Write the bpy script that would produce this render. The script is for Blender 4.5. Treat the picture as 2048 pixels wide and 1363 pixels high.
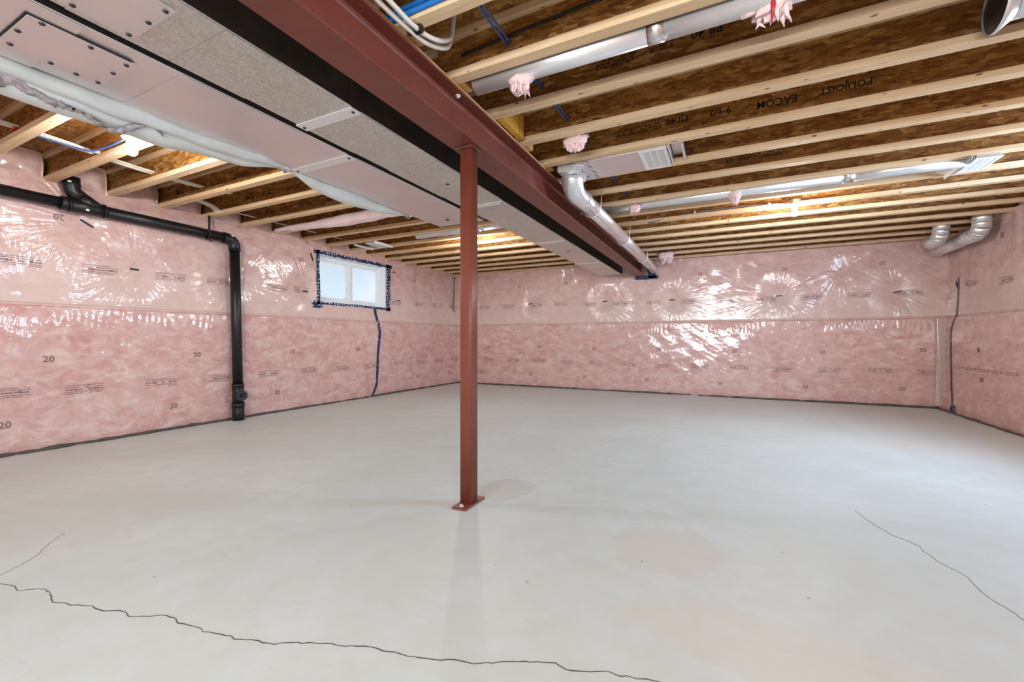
import bpy, math, random
import numpy as np
from mathutils import Vector, Matrix

random.seed(7)
rng = np.random.RandomState(11)
PI = math.pi
SC = bpy.context.scene
COL = SC.collection
for o in list(bpy.data.objects):
    bpy.data.objects.remove(o)

# ---------------------------------------------------------------- camera, world, lights, exposure
CAM_H = 0.932
cam = bpy.data.cameras.new('camera')
cam.sensor_width = 36.0
cam.lens = 36.0 * 859.0 / 2048.0
cam.shift_y = -4.2 / 2048.0
cam.clip_start = 0.02
camo = bpy.data.objects.new('camera', cam)
COL.objects.link(camo)
camo.location = (0, 0, CAM_H)
camo.rotation_euler = (PI / 2, 0, math.radians(26.42))
SC.camera = camo

SC.view_settings.view_transform = 'Standard'
SC.view_settings.look = 'None'
SC.view_settings.gamma = 1.0
SC.view_settings.use_curve_mapping = False
SC.view_settings.exposure = 0.15
SC.cycles.use_denoising = True
SC.cycles.adaptive_threshold = 0.02
SC.cycles.max_bounces = 8
SC.cycles.diffuse_bounces = 5
SC.cycles.glossy_bounces = 4
SC.cycles.sample_clamp_indirect = 6.0
SC.cycles.caustics_reflective = False
SC.cycles.caustics_refractive = False

world = bpy.data.worlds.new('sky')
SC.world = world
world.use_nodes = True
_bg = world.node_tree.nodes['Background']
_bg.inputs[0].default_value = (0.84, 0.92, 1.0, 1)
_bg.inputs[1].default_value = 1.25

BULB_STRENGTH = 950.0
def area(name, loc, target, sx, sy, power, color):
    l = bpy.data.lights.new(name, 'AREA')
    l.shape = 'RECTANGLE'; l.size = sx; l.size_y = sy
    l.energy = power; l.color = color
    o = bpy.data.objects.new(name, l); COL.objects.link(o)
    o.location = loc
    d = Vector(target) - Vector(loc)
    o.rotation_euler = d.to_track_quat('-Z', 'Y').to_euler()
    return o
area('daylight_right_window', (2.95, 4.0, 1.86), (0.0, 3.95, 0.35), 1.25, 0.62, 130.0, (0.58, 0.76, 1.0))
area('rear_fill_light', (-0.4, -2.9, 1.62), (-1.0, 3.0, 0.85), 3.4, 1.1, 222.0, (0.91, 0.97, 1.0))  # broad fill light added behind the camera to even out the room

# ---------------------------------------------------------------- mesh helpers
class MB:
    def __init__(s): s.v = []; s.f = []; s.sm = []
    def add(s, vs, fs, smooth=False):
        o = len(s.v); s.v += [tuple(map(float, p)) for p in vs]
        for f in fs: s.f.append(tuple(i + o for i in f)); s.sm.append(smooth)
        return s
    def box(s, x0, x1, y0, y1, z0, z1, b=0.0):
        if b <= 0:
            vs = [(x, y, z) for x in (x0, x1) for y in (y0, y1) for z in (z0, z1)]
            return s.add(vs, [(0, 1, 3, 2), (4, 6, 7, 5), (0, 4, 5, 1), (2, 3, 7, 6), (0, 2, 6, 4), (1, 5, 7, 3)])
        # chamfered box
        c = [(x0 + x1) / 2, (y0 + y1) / 2, (z0 + z1) / 2]; h = [(x1 - x0) / 2, (y1 - y0) / 2, (z1 - z0) / 2]
        vs = []; idx = {}
        for sx in (-1, 1):
            for sy in (-1, 1):
                for sz in (-1, 1):
                    for a in range(3):
                        p = [sx * (h[0] - b), sy * (h[1] - b), sz * (h[2] - b)]
                        p[a] = (sx, sy, sz)[a] * h[a]
                        idx[(sx, sy, sz, a)] = len(vs)
                        vs.append([c[i] + p[i] for i in range(3)])
        fs = []
        for a in range(3):
            for sg in (-1, 1):
                q = []
                for (u, w) in ((-1, -1), (1, -1), (1, 1), (-1, 1)):
                    k = [0, 0, 0]; k[a] = sg; k[(a + 1) % 3] = u; k[(a + 2) % 3] = w
                    q.append(idx[(k[0], k[1], k[2], a)])
                fs.append(tuple(q) if sg > 0 else tuple(q[::-1]))
        for a in range(3):
            e1, e2 = (a + 1) % 3, (a + 2) % 3
            for s1 in (-1, 1):
                for s2 in (-1, 1):
                    k = [0, 0, 0]; k[e1] = s1; k[e2] = s2
                    k0 = list(k); k0[a] = -1; k1 = list(k); k1[a] = 1
                    q = (idx[(*k0, e1)], idx[(*k1, e1)], idx[(*k1, e2)], idx[(*k0, e2)])
                    fs.append(q if s1 * s2 < 0 else q[::-1])
        for sx in (-1, 1):
            for sy in (-1, 1):
                for sz in (-1, 1):
                    q = (idx[(sx, sy, sz, 0)], idx[(sx, sy, sz, 1)], idx[(sx, sy, sz, 2)])
                    fs.append(q if sx * sy * sz > 0 else q[::-1])
        return s.add(vs, fs)
    def tube(s, path, r, n=12, cap=True, flat=1.0):
        P = [Vector(p) for p in path]; m = len(P)
        R = r if isinstance(r, (list, tuple, np.ndarray)) else [r] * m
        T = []
        for i in range(m):
            t = P[min(i + 1, m - 1)] - P[max(i - 1, 0)]
            T.append(t.normalized())
        up = Vector((0, 0, 1)) if abs(T[0].z) < 0.9 else Vector((1, 0, 0))
        N = (up - T[0] * up.dot(T[0])).normalized()
        vs = []
        for i in range(m):
            N = (N - T[i] * N.dot(T[i])).normalized()
            B = T[i].cross(N)
            for k in range(n):
                a = 2 * PI * k / n
                vs.append(P[i] + N * (math.cos(a) * R[i] * flat) + B * (math.sin(a) * R[i]))
        fs = []
        for i in range(m - 1):
            for k in range(n):
                k2 = (k + 1) % n
                fs.append((i * n + k, i * n + k2, (i + 1) * n + k2, (i + 1) * n + k))
        s.add(vs, fs, True)
        if cap:
            o = len(s.v) - m * n
            s.f.append(tuple(o + k for k in range(n))[::-1]); s.sm.append(False)
            s.f.append(tuple(o + (m - 1) * n + k for k in range(n))); s.sm.append(False)
        return s
    def lathe(s, origin, axis, prof, n=20):
        ax = Vector(axis).normalized()
        u = ax.orthogonal().normalized(); w = ax.cross(u); O = Vector(origin)
        vs = []
        for (h, r) in prof:
            for k in range(n):
                a = 2 * PI * k / n
                vs.append(O + ax * h + (u * math.cos(a) + w * math.sin(a)) * max(r, 1e-5))
        fs = []
        for i in range(len(prof) - 1):
            for k in range(n):
                k2 = (k + 1) % n
                fs.append((i * n + k, i * n + k2, (i + 1) * n + k2, (i + 1) * n + k))
        return s.add(vs, fs, True)
    def prism(s, poly, a0, a1, axis=2, smooth=False):
        n = len(poly); vs = []
        for h in (a0, a1):
            for (p, q) in poly:
                v = [0, 0, 0]; v[axis] = h; v[(axis + 1) % 3] = p; v[(axis + 2) % 3] = q; vs.append(v)
        s.add(vs, [(i, (i + 1) % n, n + (i + 1) % n, n + i) for i in range(n)], smooth)
        o = len(s.v) - 2 * n
        s.f.append(tuple(o + i for i in range(n))[::-1]); s.sm.append(False)
        s.f.append(tuple(o + n + i for i in range(n))); s.sm.append(False)
        return s
    def data(s, name, mat, off=(0, 0, 0)):
        me = bpy.data.meshes.new(name)
        me.from_pydata([(x - off[0], y - off[1], z - off[2]) for x, y, z in s.v], [], s.f)
        me.polygons.foreach_set('use_smooth', s.sm)
        me.materials.append(mat); me.update()
        return me
    def build(s, name, mat, parent=None, kind=None, label=None):
        off = parent['_o'] if parent is not None and '_o' in parent else (0, 0, 0)
        return link(name, s.data(name, mat, off), parent, kind, label)

OFFS = {}
def link(name, me, parent=None, kind=None, label=None, loc=None):
    o = bpy.data.objects.new(name, me); COL.objects.link(o)
    if parent is not None: o.parent = parent
    if kind: o['kind'] = kind
    if label: o['label'] = label
    if loc is not None: o.location = loc
    return o

class Root:
    """a thing: an Empty at its base; parts are built in world coordinates and stored relative to it"""
    def __init__(s, name, label, cat, loc=(0, 0, 0), group=None, kind=None):
        s.loc = tuple(loc)
        e = bpy.data.objects.new(name, None); COL.objects.link(e)
        e.location = loc; e.empty_display_size = 0.1
        if kind: e['kind'] = kind
        else:
            e['label'] = label; e['category'] = cat
        if group: e['group'] = group
        s.e = e
    def part(s, name, mb, mat, label=None, kind=None, parent=None):
        return link(name, mb.data(name, mat, s.loc), parent or s.e, kind, label)

def tag(o, label, cat, group=None):
    o['label'] = label; o['category'] = cat
    if group: o['group'] = group
    return o

def ordinal(n):
    return ['first', 'second', 'third', 'fourth', 'fifth', 'sixth', 'seventh', 'eighth', 'ninth', 'tenth', 'eleventh', 'twelfth',
            'thirteenth', 'fourteenth', 'fifteenth', 'sixteenth', 'seventeenth', 'eighteenth'][n - 1]

# ---------------------------------------------------------------- materials
def srgb(r, g, b):
    f = lambda c: (c / 255 / 12.92) if c / 255 <= 0.04045 else ((c / 255 + 0.055) / 1.055) ** 2.4
    return (f(r), f(g), f(b), 1)
class NT:
    def __init__(s, name):
        s.m = bpy.data.materials.new(name); s.m.use_nodes = True
        s.t = s.m.node_tree; s.b = s.t.nodes['Principled BSDF']
    def n(s, typ, **kw):
        nd = s.t.nodes.new(typ)
        for k, v in kw.items(): setattr(nd, k, v)
        return nd
    def set(s, nd, **kw):
        for k, v in kw.items(): nd.inputs[k.replace('_', ' ')].default_value = v
        return nd
    def l(s, a, b): s.t.links.new(a, b)
    def coord(s, scale=(1, 1, 1), rot=(0, 0, 0), loc=(0, 0, 0), out='Object'):
        tc = s.n('ShaderNodeTexCoord'); mp = s.n('ShaderNodeMapping')
        mp.inputs['Scale'].default_value = scale; mp.inputs['Rotation'].default_value = rot; mp.inputs['Location'].default_value = loc
        s.l(tc.outputs[out], mp.inputs['Vector']); return mp.outputs['Vector']
    def noise(s, vec, scale, detail=3, rough=0.55, dist=0.0):
        nd = s.n('ShaderNodeTexNoise'); s.l(vec, nd.inputs['Vector'])
        nd.inputs['Scale'].default_value = scale; nd.inputs['Detail'].default_value = detail
        nd.inputs['Roughness'].default_value = rough; nd.inputs['Distortion'].default_value = dist
        return nd
    def ramp(s, fac, stops, interp='LINEAR'):
        r = s.n('ShaderNodeValToRGB'); e = r.color_ramp.elements; r.color_ramp.interpolation = interp
        while len(e) < len(stops): e.new(0.5)
        for i, (p, c) in enumerate(stops): e[i].position = p; e[i].color = c if len(c) == 4 else (*c, 1)
        s.l(fac, r.inputs['Fac']); return r.outputs['Color']
    def mix(s, fac, a, b, mode='MIX'):
        m = s.n('ShaderNodeMix'); m.data_type = 'RGBA'; m.blend_type = mode
        if isinstance(fac, (int, float)): m.inputs['Factor'].default_value = fac
        else: s.l(fac, m.inputs['Factor'])
        for sock, v in (('A', a), ('B', b)):
            i = [x for x in m.inputs if x.name == sock and x.type == 'RGBA'][0]
            if isinstance(v, tuple): i.default_value = v
            else: s.l(v, i)
        return [x for x in m.outputs if x.type == 'RGBA'][0]
    def math(s, op, a, b=None, clamp=False):
        m = s.n('ShaderNodeMath', operation=op); m.use_clamp = clamp
        for i, v in enumerate((a, b)):
            if v is None: continue
            if isinstance(v, (int, float)): m.inputs[i].default_value = v
            else: s.l(v, m.inputs[i])
        return m.outputs[0]
    def bump(s, h, strength=0.3, dist=0.01, sock='Normal'):
        b = s.n('ShaderNodeBump'); b.inputs['Strength'].default_value = strength; b.inputs['Distance'].default_value = dist
        s.l(h, b.inputs['Height']); s.l(b.outputs['Normal'], s.b.inputs[sock]); return b
    def p(s, **kw):
        for k, v in kw.items(): s.b.inputs[k.replace('_', ' ')].default_value = v
        return s
def basecol(nt, c):
    if isinstance(c, tuple): nt.b.inputs['Base Color'].default_value = c
    else: nt.l(c, nt.b.inputs['Base Color'])

def simple(name, col, rough=0.5, metal=0.0, var=0.12, vs=18.0, spec=0.5, **kw):
    t = NT(name); v = t.coord()
    nz = t.noise(v, vs, 4)
    dark = tuple(c * (1 - var) for c in col[:3]) + (1,); lite = tuple(min(1, c * (1 + var)) for c in col[:3]) + (1,)
    basecol(t, t.ramp(nz.outputs['Fac'], [(0.3, dark), (0.7, lite)]))
    t.p(Roughness=rough, Metallic=metal, **{'Specular IOR Level': spec}, **kw)
    return t.m

def mat_osb(name, tint=0.84):
    t = NT(name)
    tc = t.n('ShaderNodeTexCoord'); oi = t.n('ShaderNodeObjectInfo')
    off = t.n('ShaderNodeVectorMath', operation='MULTIPLY_ADD')
    t.l(oi.outputs['Location'], off.inputs[0]); off.inputs[1].default_value = (3.1, 5.7, 2.3)
    t.l(tc.outputs['Object'], off.inputs[2])
    P = off.outputs[0]
    wn = t.noise(P, 9, 2)
    wa = t.n('ShaderNodeVectorMath', operation='MULTIPLY_ADD'); t.l(wn.outputs['Color'], wa.inputs[0]); wa.inputs[1].default_value = (.035, .035, .035); t.l(P, wa.inputs[2])
    W = wa.outputs[0]
    cols = []
    for rot, sc in (((0, 0.35, 0), (11, 30, 50)), ((0, -0.8, 0), (14, 30, 58)), ((0, 1.15, 0.2), (15, 30, 54))):
        mp = t.n('ShaderNodeMapping'); mp.inputs['Rotation'].default_value = rot; mp.inputs['Scale'].default_value = sc
        t.l(W, mp.inputs['Vector'])
        v = t.n('ShaderNodeTexVoronoi'); v.inputs['Scale'].default_value = 1.0; t.l(mp.outputs['Vector'], v.inputs['Vector'])
        sp = t.n('ShaderNodeSeparateColor'); t.l(v.outputs['Color'], sp.inputs[0])
        gr = t.noise(mp.outputs['Vector'], 2.6, 4, 0.65)
        cols.append((sp.outputs[0], sp.outputs[1], gr.outputs['Fac'], v.outputs['Distance']))
    k = tint
    R = [(0.18, (0.09 * k, 0.028 * k, 0.003 * k)), (0.42, (0.29 * k, 0.112 * k, 0.016 * k)), (0.60, (0.40 * k, 0.18 * k, 0.034 * k)), (0.85, (0.72 * k, 0.43 * k, 0.16 * k))]
    c = None
    for i, (a, b2, g, d) in enumerate(cols):
        f = t.math('ADD', t.math('MULTIPLY', a, 0.42), t.math('MULTIPLY', g, 0.62))
        cc = t.ramp(f, R)
        if c is None: c = cc
        else: c = t.mix(t.math('GREATER_THAN', b2, 0.5), c, cc)
    fn = t.noise(W, 45, 5, 0.75, 1.5)
    c = t.mix(t.ramp(fn.outputs['Fac'], [(0.3, (0, 0, 0, 1)), (0.45, (1, 1, 1, 1))]), t.mix(0.6, c, (0.045 * k, 0.018 * k, 0.006 * k, 1)), c)
    basecol(t, c); t.p(Roughness=0.62)
    t.bump(fn.outputs['Fac'], 0.25, 0.004)
    return t.m

def mat_wood(name, c0, c1, axis_scale=(1.2, 26, 26), rough=0.6, knots=True):
    t = NT(name)
    tc = t.n('ShaderNodeTexCoord'); oi = t.n('ShaderNodeObjectInfo')
    off = t.n('ShaderNodeVectorMath', operation='MULTIPLY_ADD')
    t.l(oi.outputs['Location'], off.inputs[0]); off.inputs[1].default_value = (2.1, 7.3, 3.3); t.l(tc.outputs['Object'], off.inputs[2])
    mp = t.n('ShaderNodeMapping'); mp.inputs['Scale'].default_value = axis_scale; t.l(off.outputs[0], mp.inputs['Vector'])
    g = t.noise(mp.outputs['Vector'], 1.6, 5, 0.6, 0.8)
    c = t.ramp(g.outputs['Fac'], [(0.28, c0), (0.72, c1)])
    seg = t.noise(off.outputs[0], 1.3, 1)
    c = t.mix(t.ramp(seg.outputs['Fac'], [(0.4, (0, 0, 0, 1)), (0.6, (0.5, 0.5, 0.5, 1))]), c, t.mix(1.0, c, (0.9, 0.83, 0.74, 1), 'MULTIPLY'))
    if knots:
        v = t.n('ShaderNodeTexVoronoi'); mk = t.n('ShaderNodeMapping'); mk.inputs['Scale'].default_value = (6.5, 17, 17)
        t.l(off.outputs[0], mk.inputs['Vector']); t.l(mk.outputs['Vector'], v.inputs['Vector']); v.inputs['Scale'].default_value = 1.0
        kf = t.ramp(v.outputs['Distance'], [(0.07, (1, 1, 1, 1)), (0.13, (0, 0, 0, 1))])
        c = t.mix(kf, c, srgb(120, 80, 48))
    basecol(t, c); t.p(Roughness=rough); t.bump(g.outputs['Fac'], 0.12, 0.003)
    return t.m

def mat_film(name, pins=(), axis='Y'):
    """pink glass-fibre batts seen through clear polyethylene: a diffuse fibrous base under a glossy coat"""
    t = NT(name); P = t.coord()
    w = t.noise(P, 5, 3); wa = t.n('ShaderNodeVectorMath', operation='MULTIPLY_ADD')
    t.l(w.outputs['Color'], wa.inputs[0]); wa.inputs[1].default_value = (.11, .11, .11); t.l(P, wa.inputs[2])
    mp = t.n('ShaderNodeMapping'); mp.inputs['Scale'].default_value = (4.2, 4.2, 7.5); mp.inputs['Rotation'].default_value = (0.5, 0.5, 0.1); t.l(wa.outputs[0], mp.inputs['Vector'])
    f1 = t.noise(mp.outputs['Vector'], 1.5, 9, 0.66, 0.55)
    big = t.noise(P, 2.2, 3)
    fib = t.noise(wa.outputs[0], 34, 4, 0.7, 1.0)
    deep, mid, pale = srgb(197, 141, 135), srgb(210, 168, 161), srgb(228, 203, 196)
    c = t.ramp(f1.outputs['Fac'], [(0.30, deep), (0.48, mid), (0.66, pale)])
    c = t.mix(t.ramp(big.outputs['Fac'], [(0.35, (0, 0, 0, 1)), (0.7, (0.45, 0.45, 0.45, 1))]), c, srgb(221, 190, 184))
    c = t.mix(t.ramp(fib.outputs['Fac'], [(0.32, (0.35, 0.35, 0.35, 1)), (0.5, (0, 0, 0, 1))]), c, srgb(188, 126, 121))
    # the upper batt is looser and paler just above the seam between the two rolls
    tc = t.n('ShaderNodeTexCoord'); sx = t.n('ShaderNodeSeparateXYZ'); t.l(tc.outputs['Object'], sx.inputs[0])
    zz = t.math('ADD', sx.outputs['Z'], t.math('MULTIPLY', t.math('SUBTRACT', big.outputs['Fac'], 0.5), 0.25))
    band = t.ramp(t.math('DIVIDE', sx.outputs['Z'], 2.4), [(0.504, (0, 0, 0, 1)), (0.508, (0.72, 0.72, 0.72, 1)), (0.62, (0.62, 0.62, 0.62, 1)), (0.72, (0.25, 0.25, 0.25, 1)), (0.9, (0.1, 0.1, 0.1, 1))])
    c = t.mix(band, c, srgb(219, 198, 189))
    basecol(t, c)
    t.p(Roughness=0.55, Coat_Weight=1.0, Coat_Roughness=0.09, Coat_IOR=1.6)
    cr = t.noise(P, 16, 3, 0.6, 0.6)
    H = t.math('MULTIPLY', cr.outputs['Fac'], 0.4)
    for (ps, pz, w) in pins:
        dx = t.math('SUBTRACT', sx.outputs[axis], ps); dz = t.math('SUBTRACT', sx.outputs['Z'], pz)
        r = t.math('SQRT', t.math('ADD', t.math('ADD', t.math('MULTIPLY', dx, dx), t.math('MULTIPLY', dz, dz)), 1e-5))
        cb = t.n('ShaderNodeCombineXYZ')
        t.l(t.math('MULTIPLY', t.math('DIVIDE', dx, r), 10.0), cb.inputs[0]); t.l(t.math('MULTIPLY', t.math('DIVIDE', dz, r), 10.0), cb.inputs[1]); t.l(t.math('ADD', t.math('MULTIPLY', r, 1.6), ps * 3.7), cb.inputs[2])
        nz = t.noise(cb.outputs[0], 1.0, 2, 0.5)
        up = t.n('ShaderNodeMapRange', interpolation_type='SMOOTHSTEP'); t.l(r, up.inputs['Value']); up.inputs['From Min'].default_value = 0.03; up.inputs['From Max'].default_value = 0.20
        dn = t.n('ShaderNodeMapRange', interpolation_type='SMOOTHSTEP'); t.l(r, dn.inputs['Value']); dn.inputs['From Min'].default_value = 0.32; dn.inputs['From Max'].default_value = 0.70
        dn.inputs['To Min'].default_value = 1.0; dn.inputs['To Max'].default_value = 0.0
        win = t.math('MULTIPLY', up.outputs[0], dn.outputs[0])
        H = t.math('ADD', H, t.math('MULTIPLY', t.math('MULTIPLY', nz.outputs['Fac'], win), 2.4 * w))
    t.bump(H, 0.55, 0.0075, 'Coat Normal')
    return t.m

def mat_galv(name, spangle, rough, col, big=1.0):
    t = NT(name); P = t.coord()
    v = t.n('ShaderNodeTexVoronoi'); v.inputs['Scale'].default_value = 95 * big; t.l(P, v.inputs['Vector'])
    sp = t.n('ShaderNodeSeparateColor'); t.l(v.outputs['Color'], sp.inputs[0])
    n2 = t.noise(P, 3.5, 4)
    a = tuple(c * (1 - 0.45 * spangle) for c in col[:3]) + (1,); b = tuple(min(1, c * (1 + 0.12 * spangle)) for c in col[:3]) + (1,)
    c = t.ramp(sp.outputs[0], [(0.0, a), (1.0, b)])
    c = t.mix(t.ramp(n2.outputs['Fac'], [(0.35, (0.3, 0.3, 0.3, 1)), (0.65, (0, 0, 0, 1))]), c, t.mix(1.0, c, (0.82, 0.8, 0.8, 1), 'MULTIPLY'))
    basecol(t, c); t.p(Metallic=0.8)
    r = t.n('ShaderNodeMapRange'); t.l(sp.outputs[1], r.inputs['Value']); r.inputs['To Min'].default_value = rough * 0.8; r.inputs['To Max'].default_value = rough * 1.25
    t.l(r.outputs[0], t.b.inputs['Roughness'])
    t.bump(n2.outputs['Fac'], 0.05, 0.02)
    return t.m

def mat_floor():
    t = NT('concrete'); P = t.coord()
    a = t.noise(P, 0.9, 5, 0.6, 0.4); b = t.noise(P, 7, 6, 0.65); f = t.noise(P, 55, 4, 0.7)
    st = t.noise(t.coord((1.0, 3.2, 1)), 2.4, 5, 0.6, 0.9)
    c = t.ramp(a.outputs['Fac'], [(0.3, srgb(207, 216, 214)), (0.55, srgb(216, 226, 227)), (0.75, srgb(223, 233, 235))])
    c = t.mix(t.ramp(b.outputs['Fac'], [(0.35, (0.35, 0.35, 0.35, 1)), (0.6, (0, 0, 0, 1))]), c, srgb(206, 209, 198))
    c = t.mix(t.ramp(st.outputs['Fac'], [(0.60, (0, 0, 0, 1)), (0.72, (0.4, 0.4, 0.4, 1))]), c, srgb(210, 207, 196))
    # dried patches of levelling compound beside the post and towards the right
    for (x, y, rx, ry, col, amt) in ((-1.22, 2.37, 0.17, 0.22, srgb(200, 203, 196), 0.7), (-0.24, 2.02, 0.24, 0.25, srgb(214, 212, 202), 0.5),
                                    (0.15, 1.5, 0.5, 0.18, srgb(220, 216, 206), 0.4), (1.6, 4.9, 0.5, 0.25, srgb(220, 216, 206), 0.4)):
        mp = t.coord((1 / rx, 1 / ry, 0.0), (0, 0, 0), (-x / rx, -y / ry, 0))
        ln = t.n('ShaderNodeVectorMath', operation='LENGTH'); t.l(mp, ln.inputs[0])
        d = t.math('ADD', ln.outputs['Value'], t.math('MULTIPLY', t.math('SUBTRACT', b.outputs['Fac'], 0.5), 0.9))
        m = t.ramp(d, [(0.9, (amt,) * 3 + (1,)), (1.0, (0, 0, 0, 1))])
        c = t.mix(m, c, col)
    sp = t.n('ShaderNodeTexVoronoi'); sp.inputs['Scale'].default_value = 5.0; t.l(P, sp.inputs['Vector'])
    c = t.mix(t.ramp(sp.outputs['Distance'], [(0.018, (0.7, 0.7, 0.7, 1)), (0.035, (0, 0, 0, 1))]), c, srgb(120, 110, 100))
    basecol(t, c); t.p(Roughness=0.5, **{'Specular IOR Level': 0.35})
    t.bump(t.math('ADD', t.math('MULTIPLY', b.outputs['Fac'], 0.7), t.math('MULTIPLY', f.outputs['Fac'], 0.3)), 0.12, 0.006)
    return t.m

def mat_tape():
    t = NT('blue_tape'); P = t.coord()
    v = t.n('ShaderNodeTexVoronoi'); v.inputs['Scale'].default_value = 22.0; v.inputs['Randomness'].default_value = 0.5; t.l(P, v.inputs['Vector'])
    c = t.mix(t.ramp(v.outputs['Distance'], [(0.24, (1, 1, 1, 1)), (0.28, (0, 0, 0, 1))]), srgb(26, 48, 88), srgb(205, 218, 230))
    basecol(t, c); t.p(Roughness=0.28); return t.m

def mat_emit(name, col, strength):
    t = NT(name); t.p(Roughness=0.4)
    t.b.inputs['Base Color'].default_value = (1, 1, 1, 1)
    t.b.inputs['Emission Color'].default_value = col; t.b.inputs['Emission Strength'].default_value = strength
    return t.m

def mat_pane():
    t = NT('frosted_pane'); t.t.nodes.remove(t.b)
    out = [n for n in t.t.nodes if n.type == 'OUTPUT_MATERIAL'][0]
    tr = t.n('ShaderNodeBsdfTranslucent'); gl = t.n('ShaderNodeBsdfGlossy'); gl.inputs['Roughness'].default_value = 0.15
    P = t.coord((1, 1, 1)); nz = t.noise(P, 3.0, 3)
    t.l(t.ramp(nz.outputs['Fac'], [(0.3, srgb(238, 246, 250)), (0.7, srgb(248, 251, 253))]), tr.inputs['Color'])
    gl.inputs['Color'].default_value = (1, 1, 1, 1)
    mx = t.n('ShaderNodeMixShader'); mx.inputs[0].default_value = 0.06
    t.l(tr.outputs[0], mx.inputs[1]); t.l(gl.outputs[0], mx.inputs[2]); t.l(mx.outputs[0], out.inputs[0])
    return t.m
def mat_glass():
    t = NT('clear_glass'); t.t.nodes.remove(t.b)
    out = [n for n in t.t.nodes if n.type == 'OUTPUT_MATERIAL'][0]
    tr = t.n('ShaderNodeBsdfTransparent'); gl = t.n('ShaderNodeBsdfGlossy'); gl.inputs['Roughness'].default_value = 0.02
    mx = t.n('ShaderNodeMixShader'); mx.inputs[0].default_value = 0.07
    t.l(tr.outputs[0], mx.inputs[1]); t.l(gl.outputs[0], mx.inputs[2]); t.l(mx.outputs[0], out.inputs[0])
    return t.m

# fasteners that pull the film in (along the wall, height, strength)
L_PINS = [(2.10, 1.605, 1.0), (1.751, 1.965, 0.8), (4.002, 1.581, 1.1), (5.847, 1.601, 0.8), (3.05, 1.62, 0.5), (0.6, 1.6, 0.9), (6.9, 1.62, 0.5), (5.69, 1.42, 0.5), (1.35, 1.3, 0.5)]
B_PINS = [(-3.43, 1.619, 0.9), (-1.951, 1.61, 1.15), (-0.805, 1.591, 0.9), (0.732, 1.59, 1.15), (2.131, 1.582, 0.8), (-4.6, 1.62, 0.4), (1.5, 1.93, 0.35)]
R_PINS = [(6.01, 1.53, 0.8), (7.2, 1.9, 0.5), (4.9, 1.55, 0.9)]
M = dict(
    osb=mat_osb('oriented_strand_board'),
    wood=mat_wood('spruce_flange', srgb(214, 180, 138), srgb(238, 212, 176)),
    woody=mat_wood('spruce_plate', srgb(205, 160, 105), srgb(232, 196, 144), (26, 1.2, 26)),
    block=mat_wood('block_wood', srgb(190, 140, 84), srgb(222, 178, 118), (26, 26, 1.2)),
    yellow=mat_wood('yellow_block', srgb(196, 140, 40), srgb(222, 172, 70), (26, 26, 2), knots=False),
    film=mat_film('insulation_under_film'), film_left=mat_film('insulation_film_left', L_PINS, 'Y'), film_back=mat_film('insulation_film_back', B_PINS, 'X'), film_right=mat_film('insulation_film_right', R_PINS, 'Y'),
    floor=mat_floor(),
    red=simple('red_oxide_primer', srgb(114, 56, 44), 0.45, var=0.10, vs=9),
    redpost=simple('red_oxide_post', srgb(122, 62, 46), 0.4, var=0.08, vs=7),
    galv1=simple('smooth_galvanised', (0.80, 0.73, 0.72, 1), 0.34, 0.72, 0.04, 2.5),
    galv2=mat_galv('spangled_galvanised', 0.5, 0.45, (0.75, 0.71, 0.655), 1.35),
    galvr=simple('bright_galvanised', (0.80, 0.81, 0.82, 1), 0.36, 0.7, 0.05, 5),
    cleat=simple('bright_cleat', (0.86, 0.84, 0.84, 1), 0.38, 0.35, 0.03),
    foil=simple('foil_tape', (0.78, 0.76, 0.76, 1), 0.28, 1.0, 0.05),
    shade_dark=simple('shade_dark_metal', srgb(46, 42, 38), 0.55, var=0.25, vs=14),  # dark tone painted in for shade on duct sides and behind grille slats
    dark=simple('dark_gap', srgb(30, 28, 26), 0.7),
    screw=simple('screw_steel', srgb(70, 68, 72), 0.4, 0.8),
    abs=simple('black_abs', srgb(20, 21, 24), 0.42, var=0.15),
    blackp=simple('black_plastic', srgb(22, 20, 20), 0.5),
    sleeve=simple('white_duct_sleeve', srgb(214, 216, 214), 0.38, var=0.07, vs=6, Coat_Weight=0.4, Coat_Roughness=0.2),
    sleevep=simple('clear_sleeve_over_pink', srgb(226, 206, 208), 0.3, var=0.08, vs=8, Coat_Weight=0.8, Coat_Roughness=0.12),
    white=simple('white_plastic', srgb(232, 232, 230), 0.4, var=0.03),
    vinyl=simple('white_vinyl', srgb(236, 238, 240), 0.35, var=0.02),
    pex=simple('white_pex', srgb(222, 218, 208), 0.35, var=0.04),
    blue=simple('blue_cable', srgb(60, 84, 140), 0.4, var=0.06),
    bright_blue=simple('bright_blue_cable', srgb(34, 120, 200), 0.4, var=0.06),
    grey=simple('grey_cable', srgb(120, 122, 130), 0.45, var=0.06),
    redw=simple('red_tape', srgb(190, 30, 45), 0.4),
    tuft=simple('pink_fibre', srgb(238, 208, 208), 0.9, var=0.16, vs=40),
    ink=simple('print_ink', srgb(138, 108, 106), 0.6, var=0.05),
    inkd=simple('stamp_ink', srgb(34, 26, 20), 0.6, var=0.05),
    tape=mat_tape(),
    caulk=simple('black_sealant', srgb(84, 78, 70), 0.55, var=0.2),
    crack=simple('crack_shadow', srgb(74, 70, 66), 0.9),
    faint=simple('hairline_crack', srgb(140, 136, 130), 0.9),
    pane=mat_pane(), glass=mat_glass(),
    bulb=mat_emit('bulb_glow', (1.0, 0.97, 0.92, 1), BULB_STRENGTH),
    porcelain=simple('porcelain', srgb(236, 234, 226), 0.25, var=0.02),
    concrete=simple('raw_concrete', srgb(150, 148, 142), 0.8),
    rust=simple('weld_rust', srgb(92, 70, 54), 0.9, var=0.3, vs=60),
)

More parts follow.
